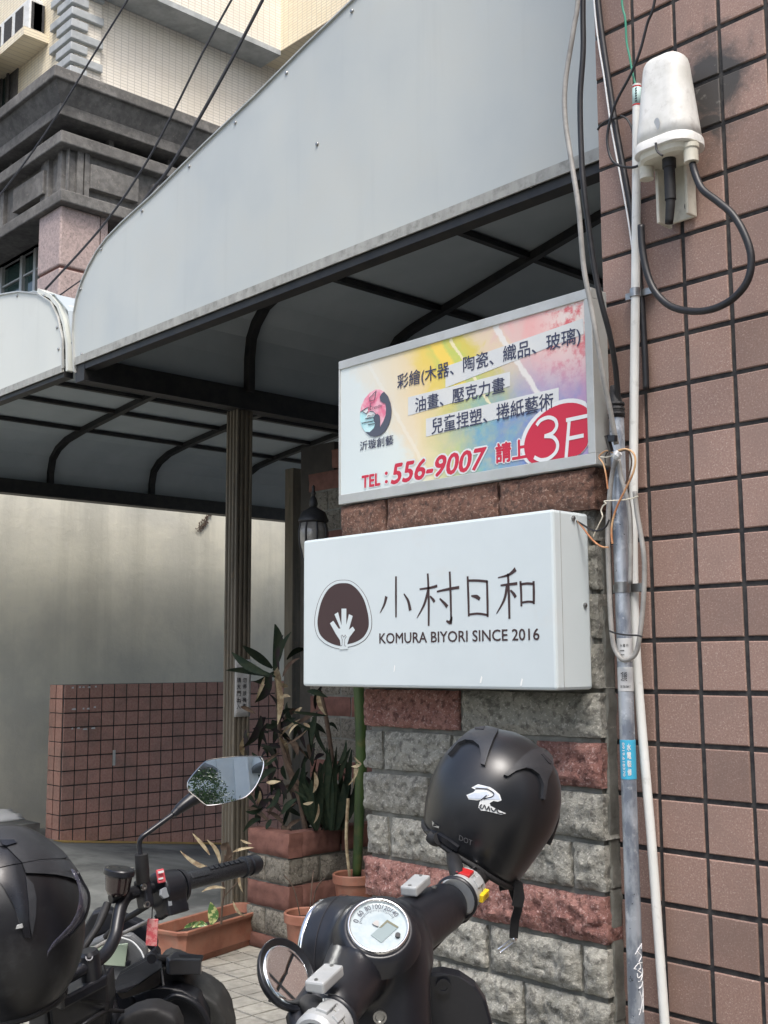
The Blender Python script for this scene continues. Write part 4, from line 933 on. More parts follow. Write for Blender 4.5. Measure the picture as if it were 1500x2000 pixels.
for pts in ([(600,1640),(585,1560),(562,1500),(548,1440),(542,1380),(538,1310)], [(632,1640),(610,1570),(575,1520),(555,1470)], [(640,1630),(650,1520),(640,1420),(625,1350)]):
    b = MB(); b.tube([D(*p, 5.85) for p in pts], [.016, .014, .012, .011, .010, .008][:len(pts)], 7, sm=4); obj('stem', b, m_stemb, tp, smooth=True)
LV = [((535,1310),(537,1219),21,'d'),((540,1305),(569,1234),11,'d'),((545,1308),(553,1240),9,'p'),((532,1305),(474,1261),17,'d'),((525,1318),(453,1274),17,'d'),((538,1322),(441,1309),15,'d'),((535,1312),(492,1330),16,'d'),
 ((530,1318),(498,1372),17,'p'),((517,1322),(498,1374),8,'y'),((539,1325),(542,1415),13,'y'),((552,1322),(586,1285),8,'b'),((547,1335),(563,1341),9,'y'),((560,1288),(600,1270),12,'d'),((548,1335),(540,1300),14,'y'),((549,1365),(567,1361),7,'y'),
 ((510,1398),(474,1460),17,'p'),((485,1432),(476,1476),12,'y'),((522,1412),(506,1468),9,'p'),((548,1438),(587,1404),5,'y'),((545,1440),(561,1472),8,'y'),((582,1415),(563,1438),5,'y'),((593,1412),(606,1421),7,'y'),((600,1350),(640,1362),12,'d'),
 ((622,1348),(640,1400),10,'y'),((628,1340),(616,1385),12,'p'),((575,1392),(590,1382),9,'y'),((615,1400),(608,1455),12,'d'),((604,1410),(608,1470),10,'d'),((570,1390),(640,1398),7,'d'),((560,1402),(628,1430),6,'d'),((520,1490),(550,1470),6,'b'),
 ((520,1528),(548,1526),9,'y'),((508,1545),(498,1572),8,'y'),((532,1556),(545,1568),6,'y'),((505,1590),(528,1560),14,'p'),((530,1600),(520,1620),10,'d'),((560,1440),(600,1480),6,'b'),((470,1380),(500,1395),9,'b'),((556,1456),(600,1425),4,'b'),
 ((492,1470),(520,1492),10,'d'),((500,1500),(540,1480),12,'d'),((540,1500),(500,1540),13,'d'),((545,1540),(520,1580),12,'d'),((515,1420),(545,1405),11,'d'),((585,1500),(560,1550),10,'d'),((480,1585),(515,1575),10,'d'),((550,1590),(580,1560),12,'d'),((560,1620),(590,1600),9,'b')]
MM = {'d': m_leaf, 'p': m_leafp, 'y': m_dry, 'b': m_stemb}
for a_, c_, w, m_ in LV: leaf(tp, a_, c_, w, MM[m_], dP+rr.uniform(-.12, .12), dd=rr.uniform(-.05, .1), droop=rr.uniform(-3, 6))
for k in range(95):                             # darker inner foliage
    x, y = rr.uniform(485, 650), rr.uniform(1400, 1620); a_ = rr.uniform(-1, 1)*1.1+(math.pi/2 if rr.random() < .3 else -math.pi/2)
    L_ = rr.uniform(28, 62); leaf(tp, (x, y), (x+math.cos(a_)*L_, y+abs(math.sin(a_))*L_*rr.choice((-1, .6))), rr.uniform(7, 14), rr.choice((m_leaf, m_leafp, m_leafp, m_stemb)), 5.95+rr.uniform(-.15, .12), droop=rr.uniform(2, 12))
sn = thing('snake_plant', 'dense clump of dark upright sword leaves at the right of the brick planter', 'plant', D(640, 1610, 5.78))
for k in range(26):
    bx_ = rr.uniform(612, 668); tx = bx_+rr.uniform(-22, 32)+(bx_-640)*.5; ty = rr.uniform(1450, 1560); leaf(sn, (bx_, 1622), (tx, ty), rr.uniform(11, 17), m_leaf, 5.75+rr.uniform(-.1, .1))
for a_, c_ in (((640,1475),(610,1400)), ((655,1500),(676,1445)), ((662,1530),(685,1460)), ((605,1560),(590,1530)), ((612,1580),(573,1545))): leaf(sn, a_, c_, 9, m_leaf, 5.7)
leaf(sn, (612,1548), (614,1508), 9, m_dry, 5.62); leaf(sn, (592,1570), (612,1566), 6, m_dry, 5.62); leaf(sn, (613,1608), (622,1570), 5, m_dry, 5.6)
def pot(cx, cy, d, rpx, hz, label, lean=0):
    c = D(cx, cy, d); r = rpx*d/FPX; t = thing('flower_pot', label, 'flower pot', (c.x, c.y, 0), group='round terracotta pots'); z = c.z; c0 = V((c.x, c.y, 0))
    b = MB(); b.lathe([(r*.68, z-hz), (r*.90, z-.05), (r*.92, z-.045), (r, z-.042), (r*1.02, z-.005), (r*.98, z), (r*.9, z-.006), (r*.88, z-.06), (1e-5, z-.06)], c0, (0,0,1), 36)
    obj('body', b, m_terra, t, smooth=True, sharp=.6)
    b = MB(); b.lathe([(r*.87, z-.035), (r*.4, z-.028), (1e-5, z-.03)], c0, (0,0,1), 24); obj('soil', b, m_soil, t, smooth=True)
    return t, c
p1, c1_ = pot(692, 1705, 5.55, 42, .37, 'round terracotta pot holding the thick green stem beside the brick pillar')
p1c = V((c1_.x, c1_.y, 0)); b = MB(); b.lathe([(.0001, 0), (.13, 0), (.13, c1_.z-.37), (.0001, c1_.z-.37)], p1c, (0,0,1), 20)
if c1_.z > .38: obj('brick_stand', b, m_mortar, p1)
p2, c2_ = pot(600, 1780, 5.2, 45, D(600, 1780, 5.2).z, 'round terracotta pot between the rectangular planter and the scooter')
b = MB(); q = c2_; 
for k in range(3):
    a_ = k*2.1; b.tube([V((q.x+.03*math.cos(a_), q.y+.03*math.sin(a_), q.z-.03)), V((q.x+.06*math.cos(a_), q.y+.06*math.sin(a_), q.z+.10)), V((q.x+.12*math.cos(a_), q.y+.10*math.sin(a_), q.z+.16))], .003, 5, sm=4)
obj('bare_twigs', b, m_stemb, None, label='a few bare twigs standing in the pot beside the scooter', cat='twigs')
bs = thing('banana_stem', 'thick bright green plant stem rising behind the left edge of the brick pillar', 'plant', D(700, 1700, 5.55))
b = MB(); b.tube([D(*p, 5.55) for p in ((697,1712),(700,1640),(703,1560),(706,1480),(704,1400),(700,1330),(694,1250))], [.022,.024,.027,.029,.029,.027,.023], 12, sm=4); obj('stem', b, m_stemg, bs, smooth=True)
b = MB(); b.tube([D(*p, 5.5) for p in ((683,1712),(676,1640),(680,1560))], .008, 6, sm=3); obj('stem', b, m_dry, bs)
for a_, c_, w in (((706,1492),(686,1497),6), ((700,1496),(690,1540),5), ((700,1500),(680,1534),4), ((698,1490),(694,1520),6), ((706,1492),(692,1478),4)): leaf(bs, a_, c_, w, m_dry, 5.42)
# rectangular planter
A_, B_ = V((-4.702, 3.096, 0)), V((-4.868, 3.704, 0)); ax = (B_-A_).normalized(); sdv = V((-ax.y, ax.x, 0)); hgt = .17
if sdv.x > 0: sdv = -sdv
rp = thing('window_planter', 'long rectangular terracotta planter on the pavement with a thin half-dry plant', 'planter', A_)
LL = (B_-A_).length
def rpP(u, v, z): return A_+ax*u+sdv*v+V((0,0,z))
def ringp(ext, z, chf): 
    return [rpP(-ext+chf, -ext, z), rpP(LL+ext-chf, -ext, z), rpP(LL+ext, -ext+chf, z), rpP(LL+ext, .17+ext-chf, z), rpP(LL+ext-chf, .17+ext, z), rpP(-ext+chf, .17+ext, z), rpP(-ext, .17+ext-chf, z), rpP(-ext, -ext+chf, z)]
b = MB(); lv = [(-.012, 0, .02), (-.004, .028, .02), (-.001, .03, .02), (.004, .034, .02), (.016, hgt-.022, .03), (.030, hgt-.020, .035), (.034, hgt-.004, .035), (.030, hgt, .035), (.014, hgt-.002, .03), (.008, hgt-.05, .03)]
vs_ = [p for e, z, c_ in lv for p in ringp(e, z, c_)]
b.add(vs_, [(i*8+k, i*8+(k+1) % 8, i*8+8+(k+1) % 8, i*8+8+k) for i in range(len(lv)-1) for k in range(8)]+[tuple(range(7,-1,-1))])
obj('body', b, m_terra, rp, bevel=.002)
b = MB(); b.grid(lambda u, v: rpP(LL*u, .17*v, hgt-.045+.012*mnoise.noise(V((u*9, v*4, 7)))), 20, 6); obj('soil', b, m_soil, rp, smooth=True)
yp = thing('young_plant', 'thin-stemmed plant with curled straw-coloured leaves in the rectangular planter', 'plant', D(432, 1802, 5.4))
b = MB(); b.tube([D(*p, 5.35) for p in ((432,1805),(434,1770),(438,1740),(434,1715),(438,1690),(440,1670))], .0055, 6, sm=4); obj('stem', b, m_stemb, yp)
b = MB(); b.tube([D(*p, 5.35) for p in ((437,1752),(450,1738),(470,1718))], .003, 5, sm=4); obj('stem', b, m_stemb, yp)
for a_, c_, w, m_ in (((430,1700),(352,1662),9,m_dry),((410,1670),(376,1628),7,m_dry),((430,1690),(404,1640),8,m_dry),((432,1660),(446,1645),16,m_stemb),((440,1700),(444,1645),14,m_stemb),((400,1690),(345,1715),9,m_dry),((405,1698),(378,1689),6,m_dry),((420,1700),(352,1720),8,m_dry),
  ((455,1664),(497,1656),6,m_dry),((468,1700),(476,1745),6,m_dry),((440,1735),(394,1742),6,m_dry),((430,1700),(465,1660),5,m_stemb),((455,1760),(480,1790),6,m_dry),((470,1640),(492,1648),5,m_dry)): leaf(yp, a_, c_, w, m_, 5.3)
vp_ = thing('seedling', 'small seedling with green and yellow variegated leaves in the rectangular planter', 'plant', D(405, 1805, 5.25))
for a_, c_, w in (((413,1806),(412,1762),22),((405,1806),(375,1812),12),((398,1800),(385,1808),12),((360,1812),(385,1798),9)): leaf(vp_, a_, c_, w, m_vari, 5.22)
# ================================================================== PIPES AND CABLES BY THE TILED WALL
def yline(pts, y): return [PY(*p, y) if len(p) == 2 else PY(p[0], p[1], p[2]) for p in pts]
gp = thing('steel_conduit', 'spotted galvanised steel conduit with stickers, standing between the pillar and the tiled wall', 'pipe', V((PY(1214, 1000, 2.235).x, 2.235, 0)))
xp = PY(1213, 1050, 2.235).x; ztop = PY(1210, 806, 2.235).z
b = MB(); b.tube([V((xp, 2.235, -.05)), V((xp, 2.235, 1.0)), V((xp-.002, 2.235, ztop))], .0175, 20); obj('pipe', b, m_galv, gp, smooth=True, sharp=.8)
zt1 = PY(1206, 768, 2.235).z
b = MB(); b.tube([V((xp-.002, 2.235, ztop-.012)), V((xp-.002, 2.235, ztop+.006)), V((xp-.004, 2.235, ztop+.03)), V((xp-.008, 2.235, zt1+.02))], [.0195, .0195, .016, .008], 14); obj('taped_end', b, m_blkrub, gp, smooth=True)
for k in range(3):
    b = MB(); z = ztop+.004*k*3-.006; b.lathe([(.0195, z), (.021, z+.003), (.0195, z+.007)], V((xp-.002, 2.235, 0)), (0,0,1), 14); obj('tape_wrap', b, m_blkrub, gp)
def band(p0, p1, m, name, par, r=.0182, x=None, lab=None):
    z0, z1 = PY(1213, p1, 2.235).z, PY(1213, p0, 2.235).z
    b = MB(); b.lathe([(r-.0006, z0), (r, z0+.0005), (r, z1-.0005), (r-.0006, z1)], V((x or xp, 2.235, 0)), (0,0,1), 24); o = obj(name, b, m, par, smooth=True, sharp=.7, label=lab); return z0, z1
band(1137, 1158, m_steel, 'steel_band', gp, .0192)
b = MB(); b.bx(xp-.04, xp+.04, 2.253, 2.262, PY(1213, 1156, 2.235).z, PY(1213, 1140, 2.235).z); obj('bracket_strap', b, m_steel, gp)
v0 = math.atan2(-(2.235), -xp)                 # direction from the pipe towards the camera
def pipe_text(s, p_top, p_bot, off, wid, m, vertical=False, r=.0186, bold=.01, par=gp):
    z1, z0 = PY(1213, p_top, 2.235).z, PY(1213, p_bot, 2.235).z
    def fn(u, v):
        if vertical: uu, vv = v, 1-u
        else: uu, vv = u, v
        a = v0+(off+uu*wid)/r; return V((xp+r*math.cos(a), 2.235+r*math.sin(a), z0+(z1-z0)*vv))
    return obj('lettering', text_on(s, fn, bold=bold), m, par)
band(1247, 1292, m_paper, 'sticker', gp, .0181); band(1303, 1350, m_paper, 'sticker', gp, .0181)
pipe_text('水 電 行', 1258, 1264, -.011, .020, m_ink); pipe_text('三三三三三', 1270, 1288, -.011, .010, m_ink)
pipe_text('工程 修理', 1312, 1330, -.011, .014, m_ink); pipe_text('00 700 064 7', 1338, 1343, -.013, .024, m_ink)
band(1444, 1520, m_blue, 'sticker', gp, .0181, lab='cyan repair service sticker')
zb1, zb0 = 1448, 1516
pipe_text('0919.618370', 1449, 1514, -.0135, .006, m_pwhite, vertical=True, bold=.02)
for k, c_ in enumerate('水電裝修'): pipe_text(c_, 1451+16*k, 1464+16*k, -.002, .009, m_pwhite, bold=.03)
# white marker scribble
scr = [[(440,850),(410,880),(385,920)],[(445,850),(430,890)],[(400,900),(430,950),(410,990),(440,1010)],[(370,1040),(410,1000),(420,1050),(375,1040)],[(400,1060),(430,1100),(400,1120),(395,1080)],[(440,1060),(450,1110),(420,1150)],[(400,1150),(440,1170),(405,1210),(455,1200)],[(430,1190),(460,1240),(430,1290)],
       [(410,1240),(425,1330),(400,1430)],[(440,1250),(430,1420)],[(395,1380),(440,1390)],[(455,1290),(462,1275)]]
for s_ in scr:
    pts = []
    for x, y in s_:
        px, py = 1150+x/4.2857, 1650+y/4.2857; q = PY(px, py, 2.218); cen = PY(1238, py, 2.235)
        off = max(-.0165, min(.0165, (px-1238)*.00122)); a = v0+math.asin(off/.0178); pts.append(V((xp+.0178*math.cos(a), 2.235+.0178*math.sin(a), q.z)))
    b = MB(); b.tube(pts, .0011, 5, sm=4); obj('marker_scribble', b, m_scrib, gp)
wc = thing('white_conduit', 'thin white plastic conduit with a printed label, clamped beside the spotted steel conduit', 'pipe', PY(1240, 1100, 2.262))
pts = yline([(1244,166),(1243,380),(1241,585),(1238,830),(1237,1020),(1238,1140),(1243,1280),(1252,1400),(1262,1520),(1273,1650),(1290,1883),(1303,2060)], 2.268)
pts = [V((p.x, 2.268 if p.z > CH else 2.268-.10*min(1, (CH-p.z)/.9)**1.5*0, p.z)) for p in pts]
b = MB(); b.tube(pts, .0108, 16, sm=3); obj('pipe', b, m_pvc, wc, smooth=True, sharp=.9)
a_, c_ = PY(1244, 208, 2.268), PY(1244, 170, 2.268)
b = MB(); b.lathe([(.0112, 0), (.0112, (c_-a_).length)], a_, (c_-a_), 16); obj('label_sleeve', b, mat('pale_aqua_label', (.45,.62,.60), rough=.5), wc, smooth=True)
for q in (a_, c_-(c_-a_)*.06):
    b = MB(); b.lathe([(.0114, 0), (.0114, .0035)], q, (c_-a_), 16); obj('red_ring', b, m_redpl, wc)
for k in range(6):
    q = a_+(c_-a_)*(.15+.13*k); ang = v0; b = MB(); b.bx(q.x+.003, q.x+.008, q.y-.0125, q.y-.011, q.z, q.z+.002); obj('label_mark', b, m_ink, wc)
b = MB(); z = PY(1241, 572, 2.268).z; q = PY(1241, 572, 2.268); b.lathe([(.0125, -.011), (.0135, -.010), (.0135, .010), (.0125, .011)], q, (0,0,1), 20); obj('clamp_ring', b, m_steel, wc, smooth=True, sharp=.7)
b = MB(); b.bx(q.x-.036, q.x-.008, 2.278, 2.292, z-.008, z+.008); b.bx(q.x+.008, q.x+.042, 2.278, 2.292, z-.008, z+.008); obj('clamp_foot', b, m_steel, wc, kind='stuff')
cg = 'cables hanging down beside the white conduit'
cable(yline([(1150,-900,2.12),(1142,-300,2.10),(1130,-20,2.10),(1120,58,2.10),(1104,162,2.10),(1104,234,2.10),(1115,309,2.10),(1130,406,2.10),(1140,520,2.11),(1155,600,2.12),(1169,680,2.13),(1181,748,2.15),(1193,807,2.17),(1204,868,2.19)], 2.1), .0062, m_cgry, 'pale grey cable bowing left in front of the end panel, down to the knot', cg)
cable(yline([(1160,-900,2.14),(1148,-300,2.12),(1139,-20,2.12),(1139,97,2.12),(1133,195,2.12),(1136,309,2.12),(1141,374,2.12),(1151,455,2.13),(1163,536,2.14),(1176,597,2.15),(1190,650,2.17),(1201,710,2.20),(1206,760,2.225),(1208,790,2.235)], 2.1), .0068, m_cblk, 'black cable running beside the pale grey one into the taped conduit end', cg)
cable(yline([(1110,-900),(1140,-300),(1166,-20),(1176,70),(1188,152),(1203,250),(1222,352),(1236,430),(1247,520),(1254,600),(1260,700),(1262,760)], 2.284), .0078, m_cblk, 'thick black cable with a white companion wire, slanting behind the white conduit', cg)
cable(yline([(1102,-900),(1132,-300),(1158,-20),(1167,70),(1180,152),(1194,250),(1213,352),(1227,430),(1238,510)], 2.276), .0022, m_pwhite, 'thin white wire along the left of the thick slanting black cable', cg)
cable(yline([(1180,-900),(1200,-300),(1213,-20),(1221,35),(1224,82),(1230,112),(1236,145),(1243,172)], 2.262), .0028, m_cgrn, 'thin green wire entering the top of the white conduit', cg)
cable(yline([(1330,-900),(1310,-300),(1282,-20),(1264,47),(1250,100),(1232,145),(1204,198),(1191,238),(1186,275),(1194,310),(1211,324),(1234,327),(1246,324)], 2.25), .0034, m_cblk, 'thin black wire looping left around the white conduit near the top', cg)
b = MB(); b.tube(yline([(1167,254),(1175,243),(1190,234),(1203,231)], 2.272), .0028, 6, sm=4); obj('cable_tie', b, m_cblk, None, label='black tie strap pulled around the corner of the tiled wall', cat='cable tie')
b = MB(); b.tube(yline([(1212,226),(1224,232),(1233,247),(1237,262)], 2.27), .0028, 6, sm=4); obj('cable_tie', b, m_cblk, None, label='short black wire arc left of the junction box, beside the thick black cable', cat='cable tie')
cable(yline([(1203,898),(1196,925),(1190,975),(1187,1050),(1190,1150),(1194,1225),(1200,1265),(1214,1287),(1230,1287),(1244,1270),(1253,1215),(1258,1150),(1258,1090),(1251,1040),(1244,1000),(1240,960)], 2.205), .0058, m_cgry, 'long grey cable loop hanging in front of the steel conduit', cg, sm=5)
cable(yline([(1208,898),(1213,930),(1223,965),(1230,1000),(1232,1060),(1231,1140)], 2.21), .0055, m_cgry, 'second grey cable slipping between the two conduits below the knot', cg)
kn = thing('wire_knot', 'white taped knot of thin wires with a black clip, hanging on the steel conduit', 'wire knot', PY(1205, 889, 2.19))
b = MB(); b.lathe([(1e-5, -.012), (.008, -.008), (.012, 0), (.009, .008), (1e-5, .012)], PY(1205, 889, 2.19), (.7, .2, .7), 8)
o = obj('tape_knot', b, m_pwhite, kn)
b = MB(); b.bar(PY(1185, 850, 2.17), PY(1194, 882, 2.18), .010, .008); obj('clip', b, m_blkpl, kn)
b = MB(); b.bar(PY(1190, 857, 2.17), PY(1203, 856, 2.17), .012, .014); obj('clip', b, m_blkpl, kn)
for l_, m_, r_ in (([(1200,886),(1185,880),(1170,892),(1178,905),(1183,925),(1187,955)], m_corg, .0019), ([(1172,892),(1186,893),(1200,888)], m_cwht, .0016), ([(1208,880),(1222,877),(1236,884),(1241,900),(1236,925),(1222,955),(1207,985),(1197,1015),(1194,1040),(1196,1062)], m_corg, .0024),
        ([(1210,882),(1226,880),(1233,895),(1232,915),(1222,945)], m_stemb, .0019), ([(1198,884),(1188,882),(1182,892),(1183,905)], m_cblk, .0014)):
    b = MB(); b.tube(yline(l_, 2.182), r_, 6, sm=4); obj('wire', b, m_, kn)
b = MB(); b.tube(yline([(1246,969),(1232,974),(1212,977),(1192,978),(1180,979),(1184,983),(1178,988),(1174,998),(1177,1008),(1172,1020),(1165,1034),(1159,1048)], 2.185), .0017, 6, sm=4); obj('binding_wire', b, m_cwht, None, label='twisted pale binding wire tied around both conduits, its end dangling left', cat='wire')
b = MB(); b.tube(yline([(1190,1232),(1200,1236),(1222,1240),(1245,1241),(1254,1244)], 2.192), .0022, 6, sm=4); obj('binding_wire', b, m_cblk, None, label='black binding wire around the bottom of the grey cable loop', cat='wire')
for l_, m_, r_, lb in (([(1120,1014),(1134,1022),(1150,1032),(1165,1037),(1182,1030),(1190,1015)], m_cblk, .0022, 'short dark lead coming out of the upper corner of the white sign box'), ([(1128,1018),(1139,1031),(1150,1046),(1163,1060),(1176,1068),(1188,1069)], m_corg, .0022, 'short orange lead hanging from the white sign box to the conduit')):
    b = MB(); b.tube(yline(l_, 2.17), r_, 6, sm=4); obj('lead_wire', b, m_, None, label=lb, cat='wire')
# ================================================================== JUNCTION BOX
jx = PY(1304, 300, 2.215).x; jz0 = PY(1300, 318, 2.215).z+.026
jb = thing('junction_box', 'aged white plastic tapered junction box fixed high on the tiled wall', 'junction box', V((jx, 2.23, jz0)))
def rr_ring(cx, cy, z, w, d, r, n=6, dz=0):
    out = []
    for sx, sy, a0 in ((1,1,0),(-1,1,math.pi/2),(-1,-1,math.pi),(1,-1,1.5*math.pi)):
        for k in range(n+1):
            a = a0+math.pi/2*k/n; out.append(V((cx+sx*(w/2-r)+r*math.cos(a), cy+sy*(d/2-r)+r*math.sin(a), z)))
    return out
def loft(rings, caps=True):
    b = MB(); n = len(rings[0]); b.add([p for r_ in rings for p in r_], [(i*n+k, i*n+(k+1) % n, i*n+n+(k+1) % n, i*n+n+k) for i in range(len(rings)-1) for k in range(n)]+([tuple(range(n-1,-1,-1)), tuple((len(rings)-1)*n+k for k in range(n))] if caps else [])); return b
HB = .212; jy = 2.222
def jr(t, w=None): 
    w_ = .150-.048*t; d_ = .110-.036*t; return w_, d_
rg = []
for t in (0, .15, .3, .45, .6, .75, .88):
    w_, d_ = jr(t); rg.append(rr_ring(jx, jy, jz0+.018+HB*t, w_, d_, min(w_, d_)*.42))
for t, s_ in ((.93, .97), (.965, .90), (.985, .80), (1.0, .62), (1.005, .3)):
    w_, d_ = jr(t); rg.append(rr_ring(jx, jy, jz0+.018+HB*t, w_*s_, d_*s_, min(w_, d_)*s_*.42))
obj('dome', loft(rg), m_abs, jb, smooth=True)
rg = [rr_ring(jx, jy, jz0+z_, w_, d_, d_*.42) for z_, w_, d_ in ((-.004, .150, .112), (-.002, .158, .120), (.016, .156, .118), (.020, .152, .112))]
obj('rim', loft(rg), m_abs, jb, smooth=True, sharp=.6)
rg = [rr_ring(jx, jy, jz0+z_, w_, d_, d_*.4) for z_, w_, d_ in ((-.022, .118, .085), (-.016, .130, .098), (-.002, .134, .104))]
obj('base', loft(rg), m_ivory, jb, smooth=True, sharp=.6)
for px, py, dy in ((1350, 308, -.012), (1263, 342, -.008)):
    q = PY(px, py, jy+dy); b = MB(); b.lathe([(.010, -.020), (.0165, -.020), (.0165, .010), (.019, .012), (.019, .022)], V((q.x, jy+dy, jz0-.030)), (0,0,1), 20); obj('gland', b, m_ivory, jb, smooth=True, sharp=.6)
q = PY(1312, 330, jy)
b = MB(); b.lathe([(.013, -.085), (.013, -.01), (.016, -.008), (.016, .02)], V((q.x, jy-.01, jz0-.035)), (0,0,1), 16); obj('cable_stub', b, m_blkrub, jb, smooth=True, sharp=.6)
b = MB(); b.tube([V((q.x, jy-.01, jz0-.115)), V((q.x-.002, jy-.01, jz0-.14)), V((q.x-.008, jy-.008, jz0-.175))], [.011, .0105, .009], 12, sm=3); obj('cable_stub', b, m_blkrub, jb, smooth=True)
bl = PY(1292, 420, 2.285); br_ = PY(1358, 420, 2.285)
b = MB(); b.bx(bl.x+.02, br_.x, 2.285, 2.293, jz0-.145, jz0-.01); obj('bracket_plate', b, m_ivory, jb, bevel=.002)
b = MB(); b.bx(bl.x+.018, bl.x+.026, 2.235, 2.29, jz0-.155, jz0-.02); obj('bracket_flange', b, m_ivory, jb, bevel=.002)
b = MB(); b.bx(br_.x-.008, br_.x, 2.255, 2.29, jz0-.145, jz0-.02); obj('bracket_flange', b, m_ivory, jb, bevel=.002)
b = MB(); q = PY(1341, 403, 2.283); b.lathe([(.005, 0), (.005, .002)], q, (0, -1, 0), 10, sy=1.8); obj('bracket_slot', b, m_ink, jb)
b = MB(); q = PY(1283, 243, jy-.052); b.lathe([(.009, 0), (.0105, .0005), (.0105, .001), (.009, .0012)], q, (-.2, -1, 0), 18, sy=1.5); obj('moulded_mark', b, m_silver, jb)
b = MB(); b.tube(yline([(1281,279),(1282,290),(1286,298),(1294,304)], jy-.064), .0028, 6, sm=4); obj('latch_string', b, m_cblk, jb)
q = [(1350,318),(1356,340),(1372,370),(1400,392),(1430,418),(1453,455),(1467,500),(1461,546),(1433,582),(1394,603),(1352,608),(1310,598),(1280,570),(1263,530),(1254,480),(1252,440)]
cable([V((p.x, 2.205 if i > 1 else 2.210, p.z)) for i, p in enumerate(yline(q, 2.205))], .0082, m_cblk, 'thick black cable making a big loop below the junction box', sm=5, n=12)
# ================================================================== VEHICLE HELPERS
def ppoly(pts, d, th, m, name, par, bevel=.002, smooth=False, dirv=None, **k):
    q = [D(p[0], p[1], p[2] if len(p) > 2 else d) for p in pts]; b = MB(); b.prism(q, (dirv or CF)*th); return obj(name, b, m, par, bevel=bevel, smooth=smooth, **k)
def ctube(pts, r, m, name, par, n=12, sm=5, **k):
    b = MB(); b.tube([D(*p) for p in pts], r, n, sm=sm); return obj(name, b, m, par, smooth=True, sharp=.9, **k)
def blob(balls, m, name, par, vox=.006, it=8, **k):     # closed pieces fused into one skin
    b = MB()
    for it_ in balls: it_(b)
    o = obj(name, b, m, par, smooth=True, **k)
    r = o.modifiers.new('fuse', 'REMESH'); r.mode = 'VOXEL'; r.voxel_size = vox; r.use_smooth_shade = True
    s_ = o.modifiers.new('smooth', 'SMOOTH'); s_.factor = .5; s_.iterations = it; return o
def ball(c, rx, ry=None, rz=None, ax=None):
    ry = ry or rx; rz = rz or rx; ax = ax or (V((1,0,0)), V((0,1,0)), V((0,0,1)))
    def f(b):
        n, m_ = 24, 14; vs_ = [V(c)+ax[2]*rz]+[V(c)+ax[0]*rx*math.sin(math.pi*j/m_)*math.cos(2*math.pi*i/n)+ax[1]*ry*math.sin(math.pi*j/m_)*math.sin(2*math.pi*i/n)+ax[2]*rz*math.cos(math.pi*j/m_) for j in range(1, m_) for i in range(n)]+[V(c)-ax[2]*rz]
        fs = [(0, 1+i, 1+(i+1) % n) for i in range(n)]+[(1+(j)*n+i, 1+(j+1)*n+i, 1+(j+1)*n+(i+1) % n, 1+j*n+(i+1) % n) for j in range(m_-2) for i in range(n)]+[(len(vs_)-1, 1+(m_-2)*n+(i+1) % n, 1+(m_-2)*n+i) for i in range(n)]
        b.add(vs_, fs)
    return f
def cap(p, q, r0, r1): 
    return lambda b: (b.tube([p, q], [r0, r1], 20), ball(p, r0)(b), ball(q, r1)(b))
class Ell:                                      # helmet shell: ellipsoid with a frame, hit by rays or sampled
    def __init__(s, c, ax, r): s.c, s.ax, s.r = c, ax, r
    def p(s, th, ph, off=0, sh=None):
        l = [math.sin(th)*math.cos(ph), math.sin(th)*math.sin(ph), math.cos(th)]
        return s.c+sum((s.ax[i]*l[i]*(s.r[i]+off) for i in range(3)), V((0,0,0)))
    def hit(s, px, py, off=0):
        d = ray(px, py); o = CAMP-s.c; D_ = [d.dot(s.ax[i])/(s.r[i]+off) for i in range(3)]; O = [o.dot(s.ax[i])/(s.r[i]+off) for i in range(3)]
        A = sum(x*x for x in D_); B = sum(x*y for x, y in zip(D_, O)); C_ = sum(x*x for x in O)-1; q = B*B-A*C_
        t = (-B-math.sqrt(q))/A if q > 0 else -B/A
        return CAMP+d*t
def patch(E_, poly, off, m, name, par, base=-.002, step=9, bevel=0, **k):
    """outline in picture pixels laid on the shell, raised by off"""
    dens = []
    n = len(poly)
    for i in range(n):
        a, c = poly[i], poly[(i+1) % n]; L_ = math.hypot(c[0]-a[0], c[1]-a[1]); m_ = max(1, int(L_/step))
        dens += [(a[0]+(c[0]-a[0])*j/m_, a[1]+(c[1]-a[1])*j/m_) for j in range(m_)]
    bm = bmesh.new(); vs_ = [bm.verts.new((x, y, 0)) for x, y in dens]
    for t_ in tessellate_polygon([[V((x, y, 0)) for x, y in dens]]):
        try: bm.faces.new([vs_[i] for i in t_])
        except ValueError: pass
    for _ in range(3):
        es = [e for e in bm.edges if e.calc_length() > step*1.4 and not e.is_boundary]
        if not es: break
        bmesh.ops.subdivide_edges(bm, edges=es, cuts=1); bmesh.ops.triangulate(bm, faces=bm.faces)
    bm.verts.ensure_lookup_table(); bm.verts.index_update()
    top = [E_.hit(v.co.x, v.co.y, off) for v in bm.verts]; fs = [tuple(v.index for v in f.verts) for f in bm.faces]
    bd_ = [tuple(v.index for v in e.verts) for e in bm.edges if e.is_boundary]; b = MB(); n = len(top)
    b.add(top+[E_.hit(v.co.x, v.co.y, base) for v in bm.verts], fs+[(a, c, c+n, a+n) for a, c in bd_]); bm.free()
    return obj(name, b, m, par, smooth=True, sharp=.6, **k)
def helm_shell(E_, cut, squash=0, nth=40, nph=56):      # dome open below `cut` (cosine of the polar angle)
    b = MB(); vs_ = []; thm = math.acos(cut)
    for j in range(nth+1):
        th = .001+(thm-.001)*j/nth
        for i in range(nph): vs_.append(E_.p(th, 2*math.pi*i/nph))
    fs = [(j*nph+i, j*nph+(i+1) % nph, (j+1)*nph+(i+1) % nph, (j+1)*nph+i) for j in range(nth) for i in range(nph)]
    b.add(vs_, fs); return b
